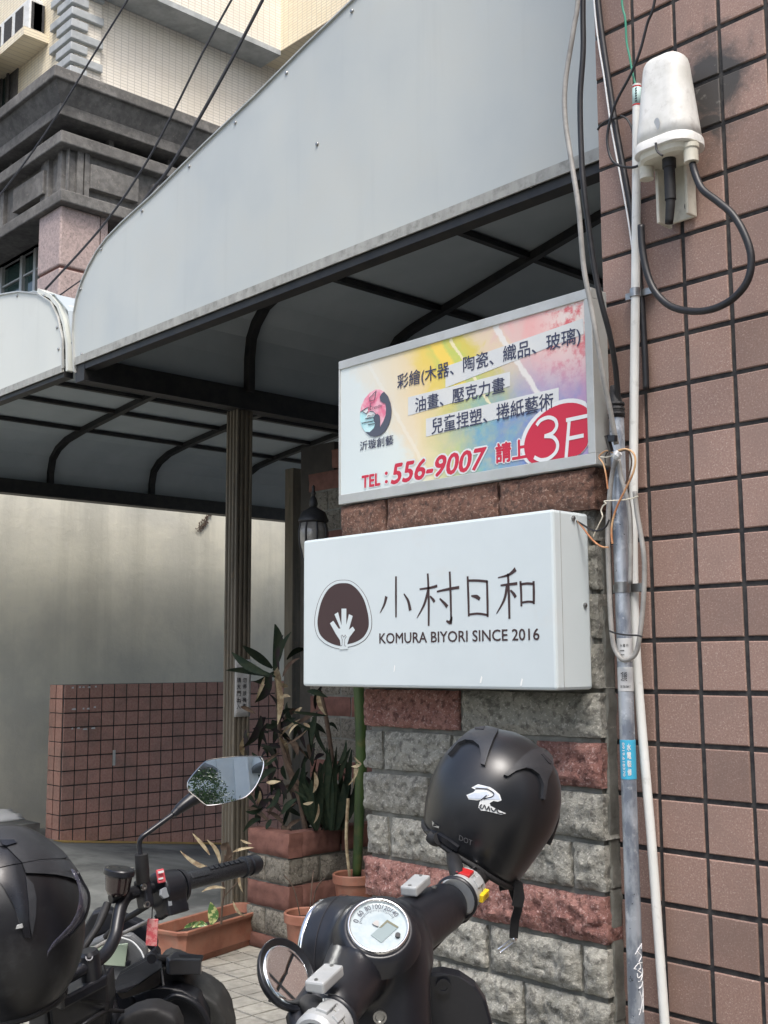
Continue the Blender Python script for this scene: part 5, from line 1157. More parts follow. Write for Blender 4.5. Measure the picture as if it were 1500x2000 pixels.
# ================================================================== SCOOTER
RB, LB = D(905, 1740, 2.0), D(632, 2014, 1.55)
BRv = (RB-LB).normalized(); FWv = V((-BRv.y, BRv.x, 0)).normalized(); UPv = BRv.cross(FWv).normalized()
HC = D(705, 1845, 1.82)
st = thing('scooter', 'matte black scooter with a round white gauge and silver switchgear, parked before the brick pillar', 'scooter', V((HC.x, HC.y, 0)))
AX = (BRv, FWv, UPv)
CFr = D(628, 1848, 1.90)
blob([lambda b: b.lathe([(.074, .0), (.0785, -.004), (.082, -.025), (.0845, -.06), (.083, -.095), (.075, -.13), (.060, -.158), (.03, -.178), (1e-5, -.182)], CFr, FWv, 40), ball(D(742, 1832, 1.815), .076, .078, .062, AX), ball(D(775, 1868, 1.82), .060), ball(D(705, 1905, 1.77), .062, .062, .055),
      cap(D(752, 1880, 1.79), D(755, 2010, 1.77), .070, .070), cap(D(755, 2010, 1.77), D(755, 2120, 1.77), .070, .085),
      cap(D(770, 1828, 1.84), D(868, 1772, 1.97), .054, .041), cap(D(700, 1884, 1.74), D(655, 1965, 1.61), .052, .038)], m_matte, 'headset_cover', st, vox=.005, it=26)
GP = D(739, 1811, 1.722)
gn = ((CAMP-GP).normalized()+V((0,0,.85))-FWv*.12).normalized(); gu = (FWv-gn*FWv.dot(gn)).normalized(); gr = gu.cross(gn).normalized()
GR = .0435
b = MB(); b.lathe([(GR*1.55, -.030), (GR*1.38, -.010), (GR*1.20, -.001), (GR*1.08, .001), (GR*1.06, -.006)], GP, gn, 48, ref=gr, cap=False); obj('gauge_shroud', b, m_matte, st, smooth=True)
b = MB(); b.lathe([(GR*1.07, -.008), (GR*1.075, .004), (GR*1.04, .0075), (GR*.985, .006), (GR*.965, .001)], GP, gn, 48, ref=gr, cap=False); gg = obj('gauge_ring', b, m_chrome, st, smooth=True)
b = MB(); b.lathe([(GR*.98, 0), (1e-5, .0003)], GP+gn*.0005, gn, 48, ref=gr); obj('gauge_face', b, mat('pale_gauge_dial', (.30,.37,.40), (.36,.42,.44), 60, rough=.25, coat=.25), gg)
def gpt(x, y, h=.0012): return GP+gr*x*GR+gu*y*GR+gn*h
b = MB()
ang0 = math.atan2(V((0,0,1)).dot(gu), V((0,0,1)).dot(gr))   # where the top of the picture is on the dial
for k, s_ in enumerate(['0', '60', '80', '100', '120', '140']):
    a = ang0+1.25-k*.42; cx, cy = math.cos(a)*.80, math.sin(a)*.80; w = .115*len(s_)**.85; rx, ry = -math.sin(a), math.cos(a)
    f_ = lambda u, v: gpt(cx-rx*(u-.5)*w*-1*-1+math.cos(a)*(v-.5)*.19, cy-ry*(u-.5)*w+math.sin(a)*(v-.5)*.19)
    obj('dial_number', text_on(s_, f_, bold=.01), mat('dial_ink', (.05,.055,.08), rough=.5) if k == 0 else bpy.data.materials['dial_ink'], gg)
dk = bpy.data.materials['dial_ink']
for k in range(26):
    a = ang0+1.3-k*.092; b = MB(); r0 = .62 if k % 5 else .58; b.bar(gpt(math.cos(a)*r0, math.sin(a)*r0), gpt(math.cos(a)*.68, math.sin(a)*.68), .0006, .0003, up=gn); obj('dial_tick', b, dk, gg)
e1 = gpt(0, 0); vx = (CR-gn*CR.dot(gn)).normalized(); vy = gn.cross(vx)
def sc_(x, y, h=.0013): return GP+vx*x*GR+vy*y*GR+gn*h
m_lcd = mat('lcd_grey', (.20,.26,.27), rough=.25); m_lcdb = mat('dark_olive_edge', (.12,.12,.07), rough=.3)
b = MB(); b.prism([sc_(*p) for p in ((.02,-.04),(.30,.28),(.70,.02),(.10,-.62),(-.26,-.34))], gn*.0004); obj('display', b, m_lcd, gg)
b = MB(); b.prism([sc_(*p, .0018) for p in ((.02,-.04),(.30,.28),(.70,.02),(.64,-.03),(.31,.18),(.10,-.04))], gn*.0003); obj('display_edge', b, m_lcdb, gg)
b = MB(); b.lathe([(.004, 0), (.004, .004), (1e-5, .004)], sc_(.66, -.33), gn, 12); obj('reset_knob', b, m_blkpl, gg)
b = MB(); b.prism([sc_(*p, .0020) for p in ((-.22,.08),(-.10,.20),(.0,.20),(.0,-.02),(-.10,.0))], gn*.002); obj('needle_hub', b, mat('hub_grey', (.35,.34,.33), rough=.4), gg)
def boxat(c, ex, ey, ez, m, name, par, bevel=.002, axes=None, **k):
    ax_ = axes or AX; M_ = Matrix((ax_[0], ax_[1], ax_[2])).transposed().to_4x4(); M_.translation = c
    b = MB(); b.bx(-ex/2, ex/2, -ey/2, ey/2, -ez/2, ez/2, M_); return obj(name, b, m, par, bevel=bevel, **k)
for c_, nm in ((D(812, 1729, 1.90), 0), (D(634, 1911, 1.575), 1)):
    o = boxat(c_, .058, .030, .016, m_silver, 'reservoir_cap', st, bevel=.003)
    for s_ in (-.022, .022):
        b = MB(); b.lathe([(.0028, 0), (.0028, .0012)], c_+BRv*s_+UPv*.008, UPv, 10); obj('cap_screw', b, m_steel, o)
def switch(c, side, m=m_silver):
    b = MB(); b.tube([c-BRv*.027*side, c-BRv*.022*side, c+BRv*.020*side, c+BRv*.026*side], [.032, .035, .034, .029], 26); return obj('switch_housing', b, m, st, smooth=True, sharp=.5, bevel=0)
s1 = switch(RB, 1); s2 = switch(LB, -1)
vR = (CAMP-RB).normalized(); vR = (vR-BRv*vR.dot(BRv)).normalized(); tR = BRv.cross(vR)
if tR.z > 0: tR = -tR
def swb(c, a, r, ex, ey, ez, m, name, par, v_=None, t_=None, dx=0):
    v_, t_ = v_ or vR, t_ or tR; n_ = (v_*math.cos(a)-t_*math.sin(a)).normalized(); return boxat(c+n_*r+BRv*dx, ex, ey, ez, m, name, par, .0015, axes=(BRv, n_.cross(BRv), n_))
swb(RB, .62, .034, .024, .026, .007, m_redpl, 'kill_switch', s1, dx=-.002)
swb(RB, -.20, .034, .024, .016, .006, m_silver, 'light_switch', s1)
swb(RB, -.95, .036, .030, .014, .010, m_yellow, 'start_button', s1, dx=.004)
b = MB(); nY = (vR*math.cos(-.95)-tR*math.sin(-.95)).normalized(); cY = RB+nY*.0415+BRv*.004; tY = nY.cross(BRv)
obj('button_symbol', text_on('(8)', lambda u, v: cY+BRv*(u-.5)*.012-tY*(v-.5)*.008*(-1 if tY.z > 0 else 1)), m_redpl, s1)
obj('lettering', text_on('START', lambda u, v: RB+(vR*math.cos(.14)-tR*math.sin(.14))*.0353+BRv*(u-.5)*.018+UPv*(v-.5)*.004), m_ink, s1)
vL = (CAMP-LB).normalized(); vL = (vL-BRv*vL.dot(BRv)).normalized(); tL = BRv.cross(vL)
if tL.z > 0: tL = -tL
swb(LB, .60, .034, .026, .018, .008, m_silver, 'high_beam_switch', s2, vL, tL); swb(LB, .0, .034, .020, .012, .006, m_silver, 'turn_switch', s2, vL, tL)
obj('lettering', text_on('HI LO', lambda u, v: LB+(vL*math.cos(.32)-tL*math.sin(.32))*.0353+BRv*((u-.5)*.02+.006)+UPv*(v-.5)*.006), m_ink, s2)
b = MB(); b.tube([RB+BRv*.024, RB+BRv*.034, RB+BRv*.036, RB+BRv*.15], [.024, .024, .0185, .0185], 18); obj('grip', b, m_blkrub, st, smooth=True, sharp=.6)
b = MB(); b.tube([LB-BRv*.024, LB-BRv*.034, LB-BRv*.036, LB-BRv*.15], [.024, .024, .0185, .0185], 18); obj('grip', b, m_blkrub, st, smooth=True, sharp=.6)
ctube([(896,1716,1.99),(890,1695,2.02),(886,1678,2.06),(882,1655,2.12)], [.013,.014,.013,.010], m_blkrub, 'mirror_stem_boot', st)
ctube([(910,1712,2.02),(928,1698,2.05),(946,1681,2.10)], [.005,.006,.008], m_chrome, 'brake_lever', st)
b = MB(); b.lathe([(1e-5,-.009),(.008,-.005),(.009,0),(.008,.005),(1e-5,.009)], D(946,1681,2.10), (0,0,1), 12); obj('lever_ball', b, m_chrome, st, smooth=True)
ctube([(916,1778,1.99),(905,1792,1.98),(892,1800,1.97)], [.010,.009,.006], m_blkrub, 'cable_boot', st)
ctube([(895,1796,1.97),(884,1808,1.95),(866,1830,1.93),(845,1852,1.90),(822,1868,1.87)], .0042, m_cblk, 'throttle_cable', st)
b = MB(); b.lathe([(.005,-.004),(.005,.004)], D(892, 1806, 1.955), BRv, 10); obj('cable_ferrule', b, m_chrome, st)
# headlight bezel at the front
hc = CFr-FWv*.006
b = MB(); b.lathe([(.070, -.006), (.0745, -.003), (.0755, .003), (.070, .008), (.060, .008)], hc+FWv*.004, FWv, 40, cap=False); hb = obj('headlight_bezel', b, m_chrome, st, smooth=True)
b = MB(); b.lathe([(.055, .004), (.045, .010), (.02, .014), (1e-5, .016)], hc+FWv*.01, FWv, 32); obj('headlight_glass', b, m_glass, hb, smooth=True)
b = MB(); q_ = CFr-FWv*.034; b.lathe([(.0832, -.0008), (.0840, 0), (.0832, .0008)], q_, FWv, 48, cap=False); obj('cowl_seam', b, m_ink, st)
for c0_, r0_ in ((RB-BRv*.034, .0395), (LB+BRv*.030, .0365)):
    b = MB(); b.lathe([(r0_*.9, -.004), (r0_, -.002), (r0_, .002), (r0_*.9, .004)], c0_, BRv, 30, cap=False); obj('collar', b, m_blkpl, st, smooth=True)
for sw_, c_ in ((s1, RB), (s2, LB)):
    b = MB(); b.lathe([(.0352, -.0005), (.0356, 0), (.0352, .0005)], c_+BRv*.003, BRv, 30, cap=False); obj('housing_seam', b, m_lcdb, sw_)
b = MB(); b.lathe([(.0045, 0), (.0045, .002), (.003, .002), (.0026, .0005), (1e-5, .0005)], D(848, 1734, 1.925), UPv, 12); obj('cover_screw', b, m_steel, st, smooth=True, sharp=.5)
b = MB(); b.lathe([(.010, 0), (.010, .004), (.007, .0045), (.006, .002), (1e-5, .002)], D(742, 1985, 1.665), -CF, 18); obj('key_lock', b, m_steel, st, smooth=True, sharp=.5)
# round mirror on the left side
MC = D(558, 1905, 1.62); dv = (MC-CAMP).normalized(); rv = V((.40, .88, .50)).normalized(); mn = (rv-dv).normalized()
up_ = (V((0,0,1))-mn*mn.z).normalized(); sd_ = up_.cross(mn)
b = MB(); b.lathe([(1e-5, -.022), (.030, -.020), (.043, -.011), (.0505, -.002), (.0525, .004), (.0510, .0070), (.0490, .0050)], MC, mn, 48, cap=False); mm = obj('mirror_housing', b, m_blkpl, st, smooth=True)
b = MB(); b.lathe([(.0493, .0050), (.036, .0051), (.02, .00515), (1e-5, .0052)], MC, mn, 48); obj('mirror_glass', b, m_mirror, mm, smooth=True)
ctube([(585,1962,1.64),(604,1962,1.60),(618,1972,1.57),(628,1986,1.55)], [.010,.014,.016,.016], m_blkrub, 'mirror_stem', st)
b = MB(); b.lathe([(.006,-.006),(.006,.006)], D(532, 1947, 1.66), (0,0,1), 10); obj('mirror_pivot', b, m_blkrub, st)
ctube([(580,1985,1.60),(590,2010,1.58),(640,2060,1.55)], .016, m_blkpl, 'brake_lever', st)
# leg shield and lower body
sh = [(826,1904),(862,1900),(900,1908),(930,1928),(950,1958),(962,2000),(966,2060),(964,2160),(826,2160)]
ppoly(sh, 1.86, .03, m_matte, 'leg_shield', st, bevel=.006)
b = MB(); b.lathe([(.012, 0), (.012, .003), (.007, .003), (.007, .001), (1e-5, .001)], D(866, 1926, 1.855), -CF, 16); obj('shield_bolt', b, m_blkpl, st)
wl = V((HC.x, HC.y, 0))
def wheel(c, ax_, R_, par, nm='wheel', w=.05):
    b = MB(); b.lathe([(R_-w*.9, -w*.8), (R_-w*.3, -w), (R_, -w*.4), (R_, w*.4), (R_-w*.3, w), (R_-w*.9, w*.8)], c, ax_, 36); o = obj(nm, b, m_blkrub, par, smooth=True)
    b = MB(); b.lathe([(1e-5, -.02), (.04, -.02), (R_-w, -.03), (R_-w*.9, 0), (R_-w, .03), (.04, .02), (1e-5, .02)], c, ax_, 24); obj('rim', b, m_steel, o, smooth=True)
BH = V((BRv.x, BRv.y, 0)).normalized()
wheel(wl+FWv*.24+V((0,0,.22)), BH, .22, st); wheel(wl-FWv*1.00+V((0,0,.22)), BH, .22, st)
blob([cap(wl+V((0,0,.86)), wl+FWv*.14+V((0,0,.42)), .085, .07), cap(wl+FWv*.10+V((0,0,.46)), wl+FWv*.36+V((0,0,.40)), .07, .04), cap(wl-FWv*.05+V((0,0,.26)), wl-FWv*.55+V((0,0,.26)), .09, .10), cap(wl-FWv*.5+V((0,0,.5)), wl-FWv*1.15+V((0,0,.60)), .13, .10)], m_matte, 'body', st, vox=.012)
blob([cap(wl-FWv*.42+V((0,0,.70)), wl-FWv*1.1+V((0,0,.72)), .085, .09)], m_blkrub, 'seat', st, vox=.012)
# ------------------------------------------------------------------ open-face helmet on the scooter grip
hd = 2.16; hcc = D(962, 1568, hd)
ang = math.radians(-23)                         # rim slopes down to the right in the picture
ha = (CR*math.cos(ang)+CU*math.sin(ang)).normalized(); hu = (-CR*math.sin(ang)+CU*math.cos(ang)).normalized(); hf = ha.cross(hu)
E1 = Ell(hcc, (ha, hf, hu), (128*hd/FPX, .128, 143*hd/FPX))
hm = thing('open_face_helmet', 'matte black open-face helmet with a white winged sticker, hung on the scooter grip', 'helmet', hcc)
rg = []; S = 56; s_ = hd/FPX
lev = [(1.0, .02), (.985, .18), (.94, .36), (.86, .55), (.74, .72), (.58, .85), (.40, .94), (.20, .99), (.0, 1.0), (-.18, .985), (-.34, .955), (-.48, .915), (-.60, .875), (-.70, .835)]
def hring(h, w):
    o_ = []
    for i in range(S):
        a = 2*math.pi*i/S; ca, sa = math.cos(a), math.sin(a); skew = 0
        drop = 0
        if h < -.3: drop = -(.18*max(0, ca)-.06*max(0,-ca))*(-h-.3)/.4   # the nape hangs lower at the right
        o_.append(hcc+ha*(128*s_*w*ca*(1-.10*max(0, ca)*max(0,-h)))+hf*(.128*w*sa)+hu*(143*s_*(h+drop)))
    return o_
rg = [hring(*l) for l in lev]
b = loft(rg, caps=False); b.f.append(tuple(range(S))); o = obj('shell', b, m_helm, hm, smooth=True)
so_ = o.modifiers.new('solid', 'SOLIDIFY'); so_.thickness = .012; so_.offset = -1
b = MB(); r_ = rg[-1]; b.tube(r_+[r_[0]], .0058, 8); obj('rim_trim', b, m_blkrub, hm, smooth=True)
r2 = [hcc+(p-hcc)*.9 for p in rg[-2]]; b = loft([[hcc+(p-hcc)*.90 for p in rg[k]] for k in (4, 7, 10, 12)], caps=False); b.f.append(tuple(range(S))); obj('lining', b, mat('helmet_lining', (.02,.02,.02), rough=.95), hm, smooth=True)
dg_ = None
class Surf:                                     # ray onto the lofted shell itself
    def __init__(s, b, c): s.t = BVHTree.FromPolygons(b.v, b.f); s.c = c
    def hit(s, px, py, off=0):
        d = ray(px, py).normalized(); loc, nr, i, ds = s.t.ray_cast(CAMP, d)
        if loc is None:
            loc, nr, i, ds = s.t.find_nearest(CAMP+d*(s.c-CAMP).dot(d))
        if nr.dot(d) > 0: nr = -nr
        n2 = (loc-s.c).normalized(); return loc+(nr*.4+n2*.6).normalized()*off
SH = Surf(loft(rg), hcc)
def z7(l): return [(780+x/3.75, 1400+y/3.75) for x, y in l]
m_vent = mat('grey_vent_plastic', (.022,.024,.028), (.030,.032,.037), 20, rough=.42)
v1 = patch(SH, z7([(372,292),(400,235),(450,185),(500,140),(560,100),(640,90),(725,112),(690,180),(660,260),(628,365),(600,355),(603,290),(588,225),(545,192),(490,188),(440,210),(405,255)]), .007, m_vent, 'vent', hm)
v2 = patch(SH, z7([(762,432),(830,370),(900,300),(960,255),(1010,240),(1080,262),(1110,310),(1105,390),(1070,470),(1060,540),(1046,612),(1034,600),(1040,500),(1010,430),(960,392),(915,382),(850,405),(790,442)]), .007, m_vent, 'vent', hm)
patch(SH, z7([(556,106),(630,100),(622,120),(560,118)]), .0085, m_ink, 'vent_slot', v1); patch(SH, z7([(1022,294),(1035,290),(1092,345),(1088,362),(1070,352)]), .0085, m_ink, 'vent_slot', v2)
patch(SH, z7([(530,520),(578,495),(665,516),(690,532),(735,570),(748,612),(720,622),(690,616),(662,632),(668,652),(720,680),(780,706),(745,717),(700,704),(640,690),(600,686),(580,665),(588,625),(602,606),(570,612),(510,605),(493,573),(545,552),(560,535)]), .0014, m_pwhite, 'sticker', hm, label='white winged letter sticker', step=6)
mb_ = mat('pale_blue_print', (.45,.52,.64), (.55,.6,.68), 20, rough=.4)
patch(SH, z7([(545,516),(580,502),(655,520),(620,530),(580,520)]), .0022, mb_, 'sticker_print', hm, step=6)
patch(SH, z7([(505,578),(560,556),(640,548),(660,570),(620,598),(570,602),(515,597)]), .0022, mb_, 'sticker_print', hm, step=6)
patch(SH, z7([(675,536),(725,575),(738,608),(690,606),(610,604),(680,580),(690,560)]), .0022, mb_, 'sticker_print', hm, step=6)
for l_ in ([(560,528),(640,530),(690,560),(680,585),(620,600)], [(605,640),(590,660),(612,668),(625,645),(640,680),(655,655),(662,690)], [(670,665),(690,690),(710,672),(725,700),(760,706)], [(640,575),(600,610)]):
    b = MB(); b.tube([SH.hit(*p, .0026) for p in z7(l_)], .0009, 5, sm=4); obj('sticker_line', b, m_ink, hm)
dt = z7([(436,900),(530,942)]); 
f_ = lambda u, v: SH.hit(897+25*u+1*v, 1635+11*u-10*(v)+5, .0012)
obj('lettering', text_on('DOT', f_), mat('dark_grey_print', (.11,.11,.115), rough=.5), hm)
b = MB(); b.prism([SH.hit(*p, .002) for p in z7([(245,760),(262,775),(298,798),(296,815),(250,800)])], CF*.001); obj('reflective_dot', b, m_chrome, hm)
patch(SH, z7([(198,822),(240,826),(300,850),(380,900),(440,945),(430,975),(370,940),(300,890),(240,868),(205,868)]), .006, m_blkpl, 'brow_edge', hm)
ctube([(842,1634,2.10),(850,1640,2.09),(858,1638,2.08)], .012, m_blkrub, 'visor_button', hm)
ctube([(1088,1588,2.16),(1086,1602,2.15),(1080,1622,2.15),(1070,1648,2.15)], .006, m_blkpl, 'rear_spoiler_edge', hm)
b = MB(); b.sweep([D(*p, 2.12) for p in ((988,1705),(998,1725),(1004,1745),(1010,1760),(1012,1775),(1006,1795),(1004,1815),(1003,1832))], .004, .016, CF); obj('chin_strap', b, m_blkrub, hm)
b = MB(); b.sweep([D(*p, 2.10) for p in ((992,1722),(1012,1730),(1014,1752),(1010,1770))], .006, .020, CF); obj('chin_strap', b, m_blkrub, hm)
b = MB(); b.sweep([D(*p, 2.12) for p in ((984,1700),(982,1722),(985,1738)) ], .004, .018, CF); obj('chin_strap', b, m_blkrub, hm)
b = MB(); q0, q1 = D(1004, 1835, 2.12), D(975, 1857, 2.12); dd = (q1-q0).normalized(); pp = dd.cross(CF).normalized()*.0035
b.tube([q0+pp, q1+pp, q1-pp, q0-pp, q0+pp], .0014, 6); obj('buckle', b, m_chrome, hm)
b = MB(); b.lathe([(1e-5,-.006),(.006,0),(1e-5,.006)], q0, (0,0,1), 10); obj('buckle_stud', b, m_chrome, hm, smooth=True)
# ================================================================== MOTORCYCLE (left)
mo = thing('motorcycle', 'black motorcycle with carbon-pattern grip, red kill switch and angular mirror, at the left edge', 'motorcycle', V((D(230,1900,1.95).x, D(230,1900,1.95).y, 0)))
ctube([(357,1722,2.14),(300,1733,2.09),(272,1739,2.07),(248,1750,2.04),(236,1772,2.02),(230,1800,2.0),(224,1830,1.98),(208,1860,1.95),(186,1879,1.92),(165,1890,1.89),(120,1915,1.86),(60,1948,1.82),(0,1980,1.78)], .0112, m_blkpl, 'handlebar', mo, n=16)
g0, g1 = D(354, 1723, 2.13), D(482, 1692, 2.26); ga = (g1-g0).normalized()
b = MB(); L_ = (g1-g0).length; prof = [(.014, 0), (.0215, .001), (.0215, .005), (.0175, .007)]+[(.0175 if k % 2 else .0168, .008+(L_-.022)*k/40) for k in range(41)]+[(.0205, L_-.012), (.0205, L_-.004), (.0165, L_-.002)]
b.lathe(prof, g0, ga, 24)
m_grip = mat('carbon_pattern_rubber', (.010,.012,.015), (.030,.034,.040), 500, .45, .55, detail=1, rough=.42, bump=.4, bs=500, bd=.0005)
gp_ = obj('grip', b, m_grip, mo, smooth=True, sharp=.8)
tv = (CAMP-g0).normalized(); tv = (tv-ga*tv.dot(ga)).normalized(); tu = (V((0,0,1))-ga*ga.z).normalized()
for k, a in enumerate((.25, .6)):
    n_ = (tv*math.cos(a)+tu*math.sin(a)).normalized(); b = MB(); b.bar(g0+ga*.012+n_*.0176, g0+ga*.058+n_*.0176, .006, .0028, up=n_); obj('grip_rib', b, m_grip, gp_, bevel=.001)
for k in range(7):
    n_ = (tv*math.cos(.95)+tu*math.sin(.95)).normalized(); q = g0+ga*(.062+.013*k)+n_*.0178; b = MB(); b.bar(q, q+ga*.009, .009, .003, up=n_); obj('grip_rib', b, m_grip, gp_)
b = MB(); b.lathe([(.0165, 0), (.0165, .004), (.0195, .006), (.0200, .020), (.0165, .030), (.010, .033), (1e-5, .033)], g1, ga, 28); obj('bar_end_weight', b, m_blkpl, mo, smooth=True, sharp=.5)
sc0 = D(325, 1737, 2.10); bx_ = (ga, tv, ga.cross(tv)); 
if bx_[2].z < 0: bx_ = (ga, tv, -bx_[2])
def mbox(c, e, m, name, par, bevel=.003): 
    M_ = Matrix(bx_).transposed().to_4x4(); M_.translation = c; b = MB(); b.bx(-e[0]/2, e[0]/2, -e[1]/2, e[1]/2, -e[2]/2, e[2]/2, M_); return obj(name, b, m, par, bevel=bevel)
blob([lambda b: b.tube([sc0-ga*.026, sc0-ga*.022, sc0+ga*.020, sc0+ga*.026], [.029, .034, .034, .029], 22), lambda b: b.bx(-.024, .024, -.012, .026, -.046, .0, Matrix(((*bx_[0],),(*bx_[1],),(*bx_[2],))).transposed().to_4x4().copy() if False else (lambda M_: (setattr(M_, 'translation', sc0), M_)[1])(Matrix(bx_).transposed().to_4x4()))], m_blkpl, 'switch_housing', mo, vox=.003, it=4)
sw = D(314, 1710, 2.055)
mbox(D(314, 1711, 2.062), (.016, .006, .024), m_redpk, 'kill_switch', mo, .002)
mbox(D(314, 1703, 2.056), (.011, .003, .004), m_pwhite, 'switch_mark', mo, 0); mbox(D(314, 1716, 2.056), (.009, .003, .003), m_pwhite, 'switch_mark', mo, 0)
c_ = D(319, 1745, 2.062); b = MB(); b.prism([c_+ga*math.cos(a)*.0115+bx_[2]*math.sin(a)*.0105 for a in (0.2, 1.25, 2.3, 3.3, 4.3, 5.4)], tv*.006); obj('start_button', b, mat('grey_button', (.22,.24,.26), rough=.4), mo, bevel=.0015)
mbox(D(331, 1763, 2.066), (.008, .005, .012), bpy.data.materials['grey_button'], 'horn_button', mo, .001)
b = MB(); b.tube([sc0+ga*.027, sc0+ga*.033], [.031, .031], 24); obj('housing_flange', b, m_blkpl, mo, smooth=True, sharp=.5)
# mirror clamp, sleeve, stem, mirror
mbox(D(281, 1745, 2.055), (.018, .03, .050), m_blkpl, 'mirror_clamp', mo, .004)
for p in ((279,1733),(285,1767)):
    b = MB(); b.lathe([(.0058, 0), (.0058, .005), (.0036, .005), (.0030, .002), (1e-5, .002)], D(*p, 2.038), tv, 14); obj('clamp_bolt', b, m_steel, mo, smooth=True, sharp=.5)
ctube([(279,1722,2.055),(278,1700,2.055),(276,1668,2.055)], [.0122,.0125,.0118], m_blkrub, 'mirror_boot', mo, n=16, sm=3)
ctube([(275,1674,2.055),(272,1650,2.06),(277,1636,2.062),(292,1624,2.07),(340,1589,2.10)], .0046, m_blkpl, 'mirror_stem', mo)
ctube([(338,1591,2.098),(348,1582,2.105),(350,1580,2.106),(372,1563,2.12),(392,1551,2.135)], [.0065,.0085,.0095,.0125,.015], m_blkpl, 'mirror_sleeve', mo, sm=2)
mo_pts = [(183,560),(200,480),(320,330),(440,210),(560,165),(900,128),(1240,125),(1305,165),(1328,250),(1290,400),(1200,580),(1080,710),(960,765),(700,832),(500,858),(430,830),(330,745),(240,675),(195,625)]
mp = [(340+x/7.5, 1460+y/7.5) for x, y in mo_pts]; mcx, mcy = 442, 1525; MD = 2.14
MCn = D(mcx, mcy, MD); tow = (CAMP-MCn).normalized()
rdir = V((tow.x, tow.y, 0)).normalized(); rot_ = Matrix.Rotation(math.radians(10), 3, 'Z'); rdir = rot_ @ rdir; rdir = V((rdir.x*math.cos(.42), rdir.y*math.cos(.42), math.sin(.42)))
mnn = (tow+rdir).normalized()
def mplane(px, py, h=0):
    r = ray(px, py); t = (MCn+mnn*h-CAMP).dot(mnn)/r.dot(mnn); return CAMP+r*t
def shr(l, f): return [(mcx+(x-mcx)*f, mcy+(y-mcy)*f) for x, y in l]
def smooth_poly(l, n=3):
    o_ = []
    for i in range(len(l)):
        p0, p1, p2, p3 = [V((*l[(i+k) % len(l)], 0)) for k in (-1, 0, 1, 2)]
        for k in range(n):
            t = k/n; q = .5*((2*p1)+(p2-p0)*t+(2*p0-5*p1+4*p2-p3)*t*t+(3*p1-p0-3*p2+p3)*t**3); o_.append((q.x, q.y))
    return o_
ms = smooth_poly(mp)
rings = [[mplane(*p, h) for p in shr(ms, f)] for h, f in ((-.022, .72), (-.014, .92), (-.004, .995), (.0015, 1.0), (.0035, .985), (.0022, .965))]
mh = obj('mirror_housing', loft(rings), m_blkpl, mo, smooth=True, sharp=.8)
b = MB(); vs_ = [mplane(mcx, mcy, .0030)]; NR = 8
def sag(q): return -((q-MCn).length_squared)/(2*.85)
for k in range(1, NR+1):
    for p in shr(ms, .972*k/NR):
        q = mplane(*p, .0055); vs_.append(q+mnn*sag(q))
vs_[0] = mplane(mcx, mcy, .0055); n = len(ms)
fs = [(0, 1+i, 1+(i+1) % n) for i in range(n)]+[(1+k*n+i, 1+(k+1)*n+i, 1+(k+1)*n+(i+1) % n, 1+k*n+(i+1) % n) for k in range(NR-1) for i in range(n)]
b.add(vs_, fs); obj('mirror_glass', b, m_mirror, mh, smooth=True)
q = [mplane(*p, .0036) for p in shr(ms, .975)]; b = MB(); b.tube(q+[q[0]], .0009, 5); obj('mirror_edge', b, m_chrome, mh)
# reservoir, master cylinder, levers and hoses
rc = D(233, 1697, 2.03)
b = MB(); b.lathe([(.018, -.044), (.0225, -.036), (.0255, -.012), (.0265, -.010)], rc, (.05, .05, 1), 30, sx=1.15, sy=.85); rs = obj('fluid_reservoir', b, mat('smoked_reservoir', (.03,.018,.018), rough=.15, spec=.8), mo, smooth=True)
b = MB(); b.lathe([(.0275, -.011), (.0290, -.009), (.0290, -.001), (.0275, .001), (1e-5, .001)], rc, (.05, .05, 1), 30, sx=1.15, sy=.85); obj('reservoir_lid', b, m_blkpl, rs, smooth=True, sharp=.5)
for s_ in (-1, 1):
    b = MB(); b.lathe([(.0025, 0), (.0025, .0015), (1e-5, .0015)], rc+CR*.022*s_+V((0,0,.001)), (0,0,1), 8); obj('lid_screw', b, m_chrome, rs)
ctube([(216,1756,2.02),(230,1751,2.03),(268,1741,2.055)], [.0085,.0105,.0105], m_blkpl, 'master_cylinder', mo)
ctube([(210,1765,2.02),(200,1790,2.0),(188,1815,1.98),(168,1845,1.96),(150,1880,1.95)], [.007,.0075,.006,.006,.006], m_blkrub, 'brake_hose', mo)
ctube([(288,1769,2.06),(262,1785,2.08),(238,1800,2.10),(206,1830,2.12)], .0055, m_blkrub, 'throttle_cable', mo)
ctube([(296,1795,2.12),(250,1818,2.12),(215,1835,2.10),(170,1860,2.05)], .0035, m_cgry, 'throttle_cable', mo)
ppoly([(300,1790),(312,1779),(332,1772),(337,1776),(333,1787),(318,1797),(305,1800)], 2.16, .01, m_blkpl, 'brake_lever', mo)
ctube([(298,1772,2.06),(297,1784,2.06),(297,1796,2.06)], .001, m_ink, 'tag_string', mo)
ppoly([(288,1795),(309,1796),(306,1849),(284,1847)], 2.055, .004, mat('key_tag_red', (.60,.10,.12), (.70,.35,.33), 90, .45, .6, rough=.5), 'key_tag', mo, bevel=.001)
m_dusty0 = mat('dusty_side_plastic', (.020,.021,.022), (.034,.035,.036), 10, rough=.5, dirt=((.08,.08,.075), 30, .5, .75, .5))
m_bolt = mat('dark_bolt_steel', (.10,.10,.11), rough=.5, metal=.5)
